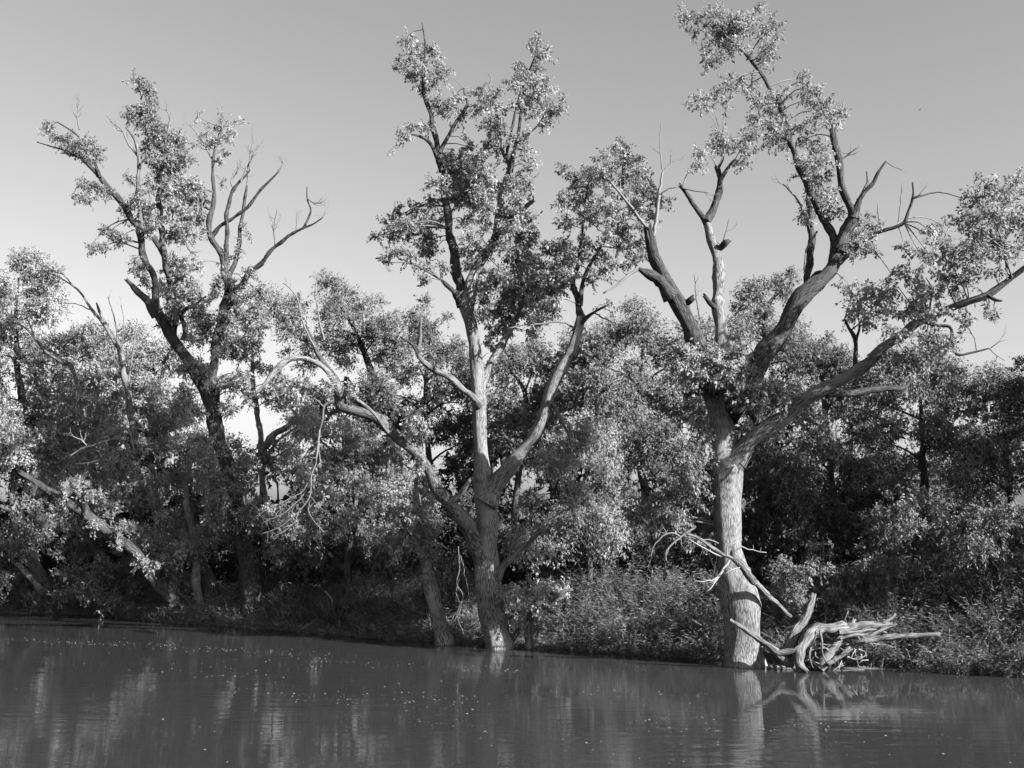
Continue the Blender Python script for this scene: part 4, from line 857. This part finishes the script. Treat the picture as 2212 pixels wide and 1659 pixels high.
simple('leaning_tree', 'thick mossy trunk leaning far left over the left bank, its top broken', YW(1340) - .4, (400, 1338),
       [('trunk', [(405, 1338, 36), (393, 1313, 32), (360, 1280, 29), (327, 1246, 27), (290, 1193, 24), (258, 1165, 25), (227, 1143, 26), (173, 1106, 24), (130, 1075, 19), (87, 1047, 15), (43, 1023, 11)], 0, -3.2, .6),
        ('branch', [(190, 1120, 16), (178, 1085, 14), (160, 1050, 11), (150, 1030, 8)], -2.2, -2.6, .8), ('branch', [(80, 1046, 8), (74, 1058, 8), (70, 1072, 7)], -2.9, -3.1, .8)],
       leaves=[(240, 1100, 24, 16), (200, 1075, 22, 14), (280, 1140, 22, 16), (150, 1050, 18, 12), (330, 1225, 16, 10, -1.3), (255, 1178, 14, 8, -2.0), (300, 1215, 18, 10, -1.7), (130, 1085, 16, 8, -2.8), (200, 1135, 14, 7, -2.4)], mat=BARK_M)
simple('leaning_tree', 'slim dark trunk leaning left beside the far-left waterline', YW(1326) + .3, (112, 1325), [('trunk', [(112, 1325, 22), (95, 1285, 18), (70, 1250, 15), (45, 1228, 13), (20, 1205, 9)], 0, -.8, .6)], mat=BARK)
simple('shaded_trunk_tree', 'short dark trunk standing in the water left of the forked middle tree', YW(1391), (956, 1391),
       [('trunk', [(958, 1391, 42), (952, 1360, 38), (943, 1310, 36), (934, 1270, 32), (923, 1230, 28), (914, 1180, 24), (905, 1120, 20), (900, 1060, 14), (905, 1000, 9)], 0, .8, 0), ('limb', [(918, 1205, 16), (890, 1165, 12), (860, 1130, 8), (840, 1090, 5)], .3, .1, 0)], mat=BARK,
       leaves=[(900, 1120, 30, 22), (870, 1140, 30, 22), (920, 1160, 22, 20), (880, 1180, 26, 20), (930, 1200, 16, 18), (850, 1110, 26, 22), (910, 1080, 26, 20), (840, 1160, 24, 18), (925, 1040, 22, 22)], dens=1.5)
simple('bent_dead_trunk', 'bent dead trunk with a lit arm just right of the middle tree foot', YW(1400), (1140, 1400),
       [('trunk', [(1140, 1400, 18), (1141, 1365, 16), (1143, 1335, 15), (1156, 1318, 14), (1174, 1306, 14), (1190, 1294, 13), (1207, 1284, 11), (1237, 1273, 7)], 0, -.8, .5),
        ('branch', [(1168, 1312, 7), (1160, 1300, 6), (1148, 1280, 4)], -.3, -.6, .5), ('branch', [(1172, 1312, 8), (1186, 1318, 7), (1200, 1325, 4)], -.4, -.9, .5), ('branch', [(1146, 1330, 14), (1125, 1355, 13), (1104, 1388, 12)], 0, .3, 0)], cat='dead trunk', mat=DEAD, twm=TWIG_D)
simple('background_stem_tree', 'pale slim trunk in the sky gap right of the tall left tree', 59, (566, 1320),
       [('trunk', [(575, 1320, 18), (570, 1100, 16), (563, 953, 13), (555, 886, 12), (548, 843, 12), (545, 790, 9), (548, 740, 6)], 0, .4, 0),
        ('limb', [(564, 975, 16), (590, 942, 15), (612, 926, 13), (634, 908, 9), (650, 880, 6), (665, 850, 3)], .1, -1, 0), ('branch', [(572, 1000, 8), (590, 965, 6), (615, 940, 5), (655, 915, 3)], 0, -.8, 0)], mat=BARK,
       leaves=[(600, 870, 26, 20), (640, 850, 28, 22), (660, 880, 26, 20), (620, 840, 22, 16), (680, 860, 24, 22), (555, 800, 14, 18), (570, 850, 12, 16), (545, 860, 10, 16), (650, 910, 26, 16), (600, 830, 20, 16), (590, 800, 18, 14), (680, 900, 24, 20), (620, 970, 26, 20), (590, 1000, 26, 18)])
simple('background_stem_tree', 'slim stub of a trunk showing among leaves below the left tree', 55, (418, 1330), [('trunk', [(430, 1335, 22), (424, 1250, 20), (418, 1180, 18), (412, 1130, 16), (404, 1085, 14), (398, 1040, 8)], 0, 0, .3)], mat=BARK)
simple('dead_branch', 'pale forked dead branch caught in the bushes on the left', 54.5, (300, 1000),
       [('stem', [(282, 978, 7), (270, 960, 6), (256, 948, 6), (230, 953, 5), (205, 960, 5), (180, 968, 4), (150, 985, 3)], 0, -.5, 0), ('branch', [(230, 955, 5), (233, 975, 5), (237, 992, 5), (215, 993, 4), (190, 1000, 4), (160, 1003, 3)], -.2, -.5, 0), ('branch', [(192, 1000, 4), (180, 1025, 3), (165, 1048, 3), (145, 1052, 2)], -.4, -.5, 0),
        ('branch', [(372, 968, 8), (350, 960, 8), (330, 960, 7), (308, 967, 5)], .2, -.3, 0)], cat='branch', mat=DEAD, sink=0, twigs=[([(190, 965, 3), (175, 950, 2), (150, 940, 1.5)], -.3, -.4, 3), ([(290, 970, 3), (280, 930, 2), (265, 915, 1.5)], 0, 0, 3)], twm=TWIG_D)

# ------------------------------------------------------------------ driftwood pile
DW = 'driftwood heap beside the tall right tree'
def log(name, label, pts, Y0, Y1, jag=.5, mat=DEAD, twigs=(), extra=(), cat='log'):
    t = Tree(name, label, Y0, pts[0][:2], bark=mat, group=DW, cat=cat, twig=TWIG_D)
    t.limb('stem', pts, 0, Y1 - Y0, jag=jag, flare=1.0)
    for p, d0, d1 in extra:
        t.limb('branch', p, d0, d1, jag=.3)
    for p, d0, d1, fk in twigs:
        t.twig(p, d0, d1, fk, .3)
    t.finish()
    return t
yr = R.Y
log('dead_branch', 'long dead branch leaning up in front of the right trunk with bare twigs', [(1735, 1330, 7), (1712, 1333, 10), (1686, 1311, 11), (1647, 1275, 14), (1621, 1246, 17), (1600, 1223, 19), (1584, 1203, 15), (1585, 1186, 8)], yr - .2, yr - 1.9, cat='branch',
    extra=[([(1582, 1206, 10), (1560, 1196, 8), (1535, 1182, 8), (1504, 1160, 7), (1481, 1152, 4)], -1.6, -1.9)],
    twigs=[([(1586, 1190, 5), (1602, 1180, 4), (1616, 1187, 3), (1655, 1194, 1.5)], -1.7, -1.8, 2), ([(1578, 1204, 5), (1545, 1197, 4), (1512, 1178, 3), (1488, 1163, 2)], -1.6, -1.9, 3), ([(1576, 1210, 5), (1558, 1236, 4), (1538, 1254, 3), (1499, 1257, 1.5)], -1.6, -2.2, 5), ([(1562, 1234, 4), (1545, 1258, 3), (1528, 1278, 1.5)], -1.7, -2.2, 4), ([(1598, 1226, 3), (1580, 1232, 3), (1565, 1240, 2)], -1.7, -2, 2), ([(1570, 1200, 3), (1572, 1175, 2), (1590, 1172, 1.5)], -1.7, -1.7, 1)])
log('driftwood_log', 'stout upright stump of bleached wood, tallest of the driftwood', [(1703, 1416, 27), (1708, 1390, 26), (1717, 1368, 24), (1737, 1337, 22), (1750, 1311, 17), (1757, 1286, 12)], yr - .9, yr - .5)
log('driftwood_log', 'dead pole slanting down from the trunk to the water with a forked foot', [(1577, 1338, 8), (1606, 1358, 11), (1637, 1379, 13), (1668, 1401, 16), (1686, 1418, 21), (1698, 1430, 18), (1716, 1440, 9)], yr - 1.3, yr - 1.2, extra=[([(1680, 1412, 14), (1700, 1408, 14), (1718, 1405, 12), (1728, 1398, 8)], 0, -.2)])
log('driftwood_log', 'thick curved root standing in the water like a bent knee', [(1762, 1358, 20), (1750, 1368, 25), (1739, 1384, 25), (1729, 1404, 23), (1724, 1424, 21), (1730, 1440, 18), (1744, 1450, 9)], yr - 1.0, yr - 1.7)
log('driftwood_log', 'broad fallen trunk lying flat on top of the driftwood heap', [(1738, 1372, 16), (1762, 1359, 22), (1800, 1357, 24), (1845, 1353, 20), (1890, 1350, 15), (1925, 1347, 9)], yr - 1.0, yr - .5, extra=[([(1830, 1352, 8), (1842, 1345, 8), (1845, 1338, 6)], .2, .1), ([(1900, 1350, 8), (1925, 1336, 6), (1935, 1326, 4)], .5, .6)])
log('driftwood_log', 'straight pale pole slanting up right out of the water', [(1786, 1437, 9), (1812, 1420, 11), (1837, 1402, 12), (1868, 1382, 11), (1894, 1366, 10), (1915, 1356, 7), (1937, 1349, 4)], yr - 1.5, yr - .9)
log('driftwood_log', 'long log lying level, its right end buried in weeds', [(1870, 1384, 14), (1905, 1378, 14), (1954, 1374, 12), (2000, 1371, 10), (2030, 1370, 8)], yr - 1.5, yr - 1.9)
log('driftwood_log', 'short thick chunk leaning inside the driftwood tangle', [(1770, 1446, 24), (1788, 1420, 24), (1806, 1392, 18), (1816, 1372, 14)], yr - 1.3, yr - .9)
log('driftwood_stick', 'thin bleached stick lying across the middle of the heap', [(1815, 1380, 5), (1840, 1373, 7), (1870, 1370, 7), (1900, 1362, 4)], yr - 1.2, yr - .9, cat='stick')
log('driftwood_stick', 'pale splintered stick under the level log', [(1872, 1388, 6), (1890, 1391, 6), (1915, 1393, 3)], yr - 1.0, yr - .9, cat='stick')
log('driftwood_stick', 'short stick poking straight up from the heap', [(1820, 1353, 4), (1824, 1340, 4), (1832, 1320, 2.5)], yr - .7, yr - .8, cat='stick')
log('driftwood_stick', 'wavy thin root dangling from the heap into the water', [(1771, 1360, 5), (1775, 1385, 5), (1776, 1410, 4), (1784, 1428, 4), (1793, 1437, 3)], yr - 1.3, yr - 1.6, cat='stick')
log('driftwood_stick', 'thin crooked stick standing in the water right of the pole', [(1841, 1384, 3), (1847, 1410, 3), (1852, 1432, 3), (1856, 1443, 2)], yr - 1.3, yr - 1.5, cat='stick', twigs=[([(1852, 1438, 3), (1862, 1442, 2), (1870, 1440, 1.5)], -.1, -.2, 1)])
log('driftwood_stick', 'bleached stick across the top right of the heap', [(1812, 1366, 9), (1845, 1366, 9), (1880, 1360, 8), (1915, 1366, 4)], yr - 1.1, yr - .7, cat='stick')
log('driftwood_stick', 'stub of root among the tangle left of the chunk', [(1752, 1398, 5), (1748, 1420, 5), (1756, 1442, 3)], yr - 1.3, yr - 1.5, cat='stick', twigs=[([(1750, 1405, 3), (1768, 1400, 2.5), (1790, 1402, 1.5)], 0, 0, 3), ([(1745, 1425, 3), (1765, 1430, 2.5), (1785, 1442, 1.5)], 0, -.1, 3)])
rq = np.random.default_rng(31)
dbt = Tree('driftwood_tangle', 'tangle of thin roots and twigs packed under the driftwood logs', yr - 1.0, (1780, 1430), bark=DEAD, group=DW, cat='twigs', twig=TWIG_D)
for k in range(24):
    u = 1750 + 130 * rq.random(); v = 1375 + 60 * rq.random(); a = (rq.random() - .5) * 2.6 + (1.57 if rq.random() < .5 else 0); ln_ = 12 + 30 * rq.random()
    du, dv = math.cos(a) * ln_, math.sin(a) * ln_ * .7
    d = .3 - .9 * rq.random()
    dbt.twig([(u, v, 2 + 4 * rq.random() ** 2), (u + du * .5 + rq.normal() * 4, v + dv * .5 + rq.normal() * 4, 2.2), (u + du, min(v + dv, 1443), 1.2)], d, d - .2, 1, .25)
dbt.finish()
log('floating_log', 'flat pale log floating at the foot of the right trunk', [(1584, 1442, 5), (1610, 1441, 8), (1650, 1440, 8)], YW(1442) - .1, YW(1440) - .05)
log('floating_log', 'flat log floating between the trunk and the curved root', [(1656, 1441, 7), (1680, 1442, 9), (1712, 1442, 6)], YW(1442) - .2, YW(1442) - .2)
log('floating_stick', 'floating stick in front of the driftwood on the right', [(1790, 1448, 4), (1830, 1449, 5), (1866, 1447, 4)], YW(1449), YW(1447), cat='stick', twigs=[([(1800, 1448, 3), (1812, 1441, 2), (1822, 1436, 1.5)], 0, 0, 2)])
log('driftwood_stick', 'pale stick lying at the waterline under the tall grass', [(660, 1356, 4), (690, 1349, 4), (730, 1346, 3)], YW(1366) + .1, YW(1366) + .2, cat='stick', twigs=[([(690, 1350, 3), (700, 1330, 2), (712, 1300, 1.5)], .1, .2, 3), ([(712, 1340, 3), (718, 1300, 3), (700, 1275, 2)], .1, .2, 2), ([(650, 1360, 3), (672, 1345, 2), (690, 1335, 2)], 0, 0, 3)])

# ------------------------------------------------------------------ weeds and grass on the bank
def weeds(name, label, u0, u1, s0, s1, hfun, n, L, wl, mat, seed, blades=False, per=17, droop=.4):
    rng = np.random.default_rng(seed)
    u = u0 + (u1 - u0) * rng.random(n)
    s = s0 + (s1 - s0) * rng.random(n)
    yb = np.interp(u, [a for a, b in WL], [YW(b) for a, b in WL])
    Y = yb + s
    x = (u - 1106) / F * Y
    z = np.maximum(ground_z(x, Y), -.15) - .03
    base = np.stack([x, Y, z], -1)
    h = 1.6 * hfun(u, s) * (.6 + .6 * rng.random(n))
    h = h * (1 + .35 * np.sin(u * .045 + seed) * np.sin(s * 2.1 + u * .02)) * np.where(rng.random(n) < .08, 1.5, 1.0)
    lean = rng.normal(size=(n, 2)) * .3
    lean[:, 1] -= .22 * (s < 1.5)
    lv = Leaves()
    t = (np.arange(per)[None] + rng.random((n, per))) / per
    if not blades:
        t = .15 + .85 * t
    c = base[:, None] + np.stack([lean[:, 0:1] * t ** 2 * h[:, None], lean[:, 1:2] * t ** 2 * h[:, None], h[:, None] * (t - droop * .35 * t ** 3)], -1)
    if blades:
        c = base[:, None] + rng.normal(size=(n, per, 3)) * np.array([.10, .10, .0])
        ax = norm(np.stack([lean[:, 0:1] + rng.normal(size=(n, per)) * .6, lean[:, 1:2] + rng.normal(size=(n, per)) * .6, np.ones((n, per))], -1))
        LL = np.repeat(h, per) * (.5 + .6 * rng.random(n * per)); WW = np.full(n * per, wl) * (.6 + .8 * rng.random(n * per))
    else:
        ax = norm(rng.normal(size=(n, per, 3)) * np.array([1, 1, .35]) + np.array([0, 0, -.05]))
        LL = L * (.5 + .8 * rng.random(n * per)); WW = LL * wl
        c += rng.normal(size=c.shape) * .02
    v = leaf_arrays(c.reshape(-1, 3), ax.reshape(-1, 3), LL, WW, rng, flat=None if blades else .8)
    tone = (.6 + .8 * rng.random(n * per)) * np.repeat(.75 + .5 * rng.random(n), per)
    lv.add(v, tone)
    o = lv.build(name, mat, None)
    o['label'] = label; o['kind'] = 'stuff'; o['category'] = 'weeds' if not blades else 'grass'
    if not blades:
        e = base + np.stack([lean[:, 0] * h, lean[:, 1] * h, h * (1 - droop * .35)], -1)
        m = base + np.stack([lean[:, 0] * h * .25, lean[:, 1] * h * .25, h * .5], -1)
        co, q = prism_twigs(base, m, e, .007, .003)
        so = tri_mesh('weed_stems', co, None, TWIG, None, None, None, q)
        so.parent = o; so['kind'] = 'stuff'
    return o
def humps(*hs):
    def f(u, s):
        r = np.zeros_like(u) + .25
        for (c, wd, a) in hs:
            r = np.maximum(r, a * np.exp(-((u - c) / wd) ** 2))
        return r
    return f
weeds('weeds', 'tangle of tall leafy weeds between the middle tree and the right tree', 1108, 1570, -.4, 5.5, lambda u, s: humps((1310, 110, 1.25), (1440, 90, 1.0), (1540, 60, 1.0), (1210, 60, .9))(u, s) * (.55 + .45 * sstep(s / 1.5)), 2600, .2, .14, WEED, 11)
weeds('weeds', 'leafy weeds covering the bank around and behind the driftwood', 1640, 1990, .2, 5.5, lambda u, s: humps((1700, 60, .8), (1830, 70, 1.1), (1900, 80, 1.2), (1960, 60, .9))(u, s) * (.45 + .55 * sstep((s - .6) / 1.5)), 2000, .2, .14, WEED, 12)
weeds('weeds', 'thick leafy weeds overhanging the water at the right edge', 1930, 2330, -.3, 5.5, lambda u, s: humps((2030, 60, 1.0), (2110, 70, 1.15), (2190, 60, 1.3), (2280, 70, 1.3))(u, s) * (.6 + .4 * sstep(s / 1.5)), 2600, .2, .14, WEED, 13)
weeds('weeds', 'shaded weeds along the waterline left of the forked middle tree', 560, 1090, -.15, 5.5, lambda u, s: humps((620, 60, .6), (800, 90, .9), (900, 80, .9), (1010, 50, .8))(u, s) * (.5 + .5 * sstep(s / 1.2)), 1900, .2, .14, WEED, 14)
weeds('weeds', 'low weeds along the far-left waterline', -150, 560, .1, 5, humps((250, 120, .6), (420, 80, .6), (60, 90, .6)), 1300, .23, .2, WEED, 15)
weeds('tall_grass', 'patch of tall sunlit grass on the bank between the left and middle trees', 585, 830, .9, 3.2, humps((640, 60, .5), (740, 60, .5), (790, 60, .4)), 1500, .9, .011, WEED, 16, blades=True, per=14)
weeds('tall_grass', 'thin grass at the water edge below the left leaning trunk', 200, 420, -.05, 1.0, humps((270, 80, .5), (370, 50, .4)), 300, .5, .02, WEED, 17, blades=True, per=12)

rs = np.random.default_rng(41)
n_ = 420
u_ = rs.random(n_) * 2300 - 40; s_ = rs.random(n_) * 2.2 - .1
y_ = np.interp(u_, [a for a, b in WL], [YW(b) for a, b in WL]) + s_
x_ = (u_ - 1106) / F * y_
b_ = np.stack([x_, y_, np.maximum(ground_z(x_, y_), -.1) - .02], -1)
h_ = .4 + 1.1 * rs.random(n_)
l_ = rs.normal(size=(n_, 2)) * .45
e_ = b_ + np.stack([l_[:, 0] * h_, l_[:, 1] * h_ - .1, h_ * .85], -1)
m_ = b_ + np.stack([l_[:, 0] * h_ * .3, l_[:, 1] * h_ * .3, h_ * .55], -1)
co, q = prism_twigs(b_, m_, e_, .009, .004)
o = tri_mesh('dead_stalks', co, None, TWIG_D, None, None, None, q)
o['kind'] = 'stuff'; o['label'] = 'pale dead stalks standing among the weeds along the bank'; o['category'] = 'stalks'

# ------------------------------------------------------------------ foam flecks on the water
rg = np.random.default_rng(9)
pu = []; pv = []
def streak(u0, v0, u1, v1, n, sp):
    t = rg.random(n); pu.extend(u0 + (u1 - u0) * t + rg.normal(size=n) * 6); pv.extend(v0 + (v1 - v0) * t + rg.normal(size=n) * sp)
streak(0, 1380, 260, 1392, 90, 2.5); streak(240, 1390, 720, 1416, 190, 5); streak(120, 1415, 600, 1460, 70, 10); streak(430, 1462, 560, 1460, 22, 2); streak(480, 1490, 760, 1512, 60, 6); streak(560, 1420, 900, 1435, 50, 6)
streak(740, 1430, 1100, 1450, 45, 6); streak(740, 1490, 1060, 1520, 70, 12); streak(760, 1520, 1060, 1570, 50, 16); streak(960, 1445, 1190, 1450, 26, 3); streak(1120, 1490, 1450, 1500, 30, 6); streak(1360, 1560, 1700, 1585, 50, 10); streak(1480, 1500, 1560, 1610, 24, 10); streak(1640, 1555, 1800, 1570, 22, 8); streak(1800, 1560, 2200, 1610, 34, 18); streak(1700, 1600, 2200, 1650, 16, 20); streak(0, 1480, 700, 1640, 24, 30); streak(1000, 1600, 1500, 1640, 14, 12)
vs = []; tr = []
for a, b in zip(pu, pv):
    if b > 1690 or b < 1372: continue
    Y = YW(b); x = (a - 1106) / F * Y * 1.0
    c = P(a, b, Y)
    rx = .010 + .024 * rg.random() ** 3; ry = rx * (.6 + .6 * rg.random())
    k = len(vs)
    for j in range(7):
        th = j / 7 * 2 * math.pi
        vs.append([c[0] + rx * math.cos(th) * (.8 + .4 * rg.random()), c[1] + ry * math.sin(th), .002])
    vs.append([c[0], c[1], .002 + rx * .45])
    for j in range(7): tr.append([k + j, k + (j + 1) % 7, k + 7])
o = tri_mesh('foam_flecks', np.array(vs), np.array(tr), FOAM)
o['kind'] = 'stuff'; o['label'] = 'small white foam flecks drifting in streaks on the river'; o['category'] = 'foam'

# ------------------------------------------------------------------ a bird far off in the sky
bc = P(1987, 237, 150)
bo = empty('bird', bc, 'tiny dark bird gliding alone in the sky at the upper right', 'bird')
bp = catmull(np.array([[-.17, 0, 0, .004], [-.1, 0, .01, .03], [0, 0, .012, .042], [.08, 0, .008, .03], [.13, 0, .01, .022], [.17, 0, 0, .004]]) + np.array([*bc, 0]), .02)
co, q, t, uv = tube(bp, 8)
tri_mesh('body', co, t, BIRD, bo, None, uv, q)
for sg in (-1, 1):
    wv = np.array([[.06, sg * .02, .015], [-.06, sg * .02, .015], [-.03, sg * .2, .05], [.06, sg * .2, .05], [-.06, sg * .4, .02], [.0, sg * .42, .02], [.06, sg * .02, .005], [-.06, sg * .02, .005], [-.03, sg * .2, .042], [.06, sg * .2, .042], [-.06, sg * .4, .016], [.0, sg * .42, .016]]) + bc
    tri_mesh('wing', wv, None, BIRD, bo, None, None, np.array([[0, 1, 2, 3], [3, 2, 4, 5], [6, 9, 8, 7], [9, 11, 10, 8], [0, 3, 9, 6], [3, 5, 11, 9], [1, 7, 8, 2], [2, 8, 10, 4], [4, 10, 11, 5]]))
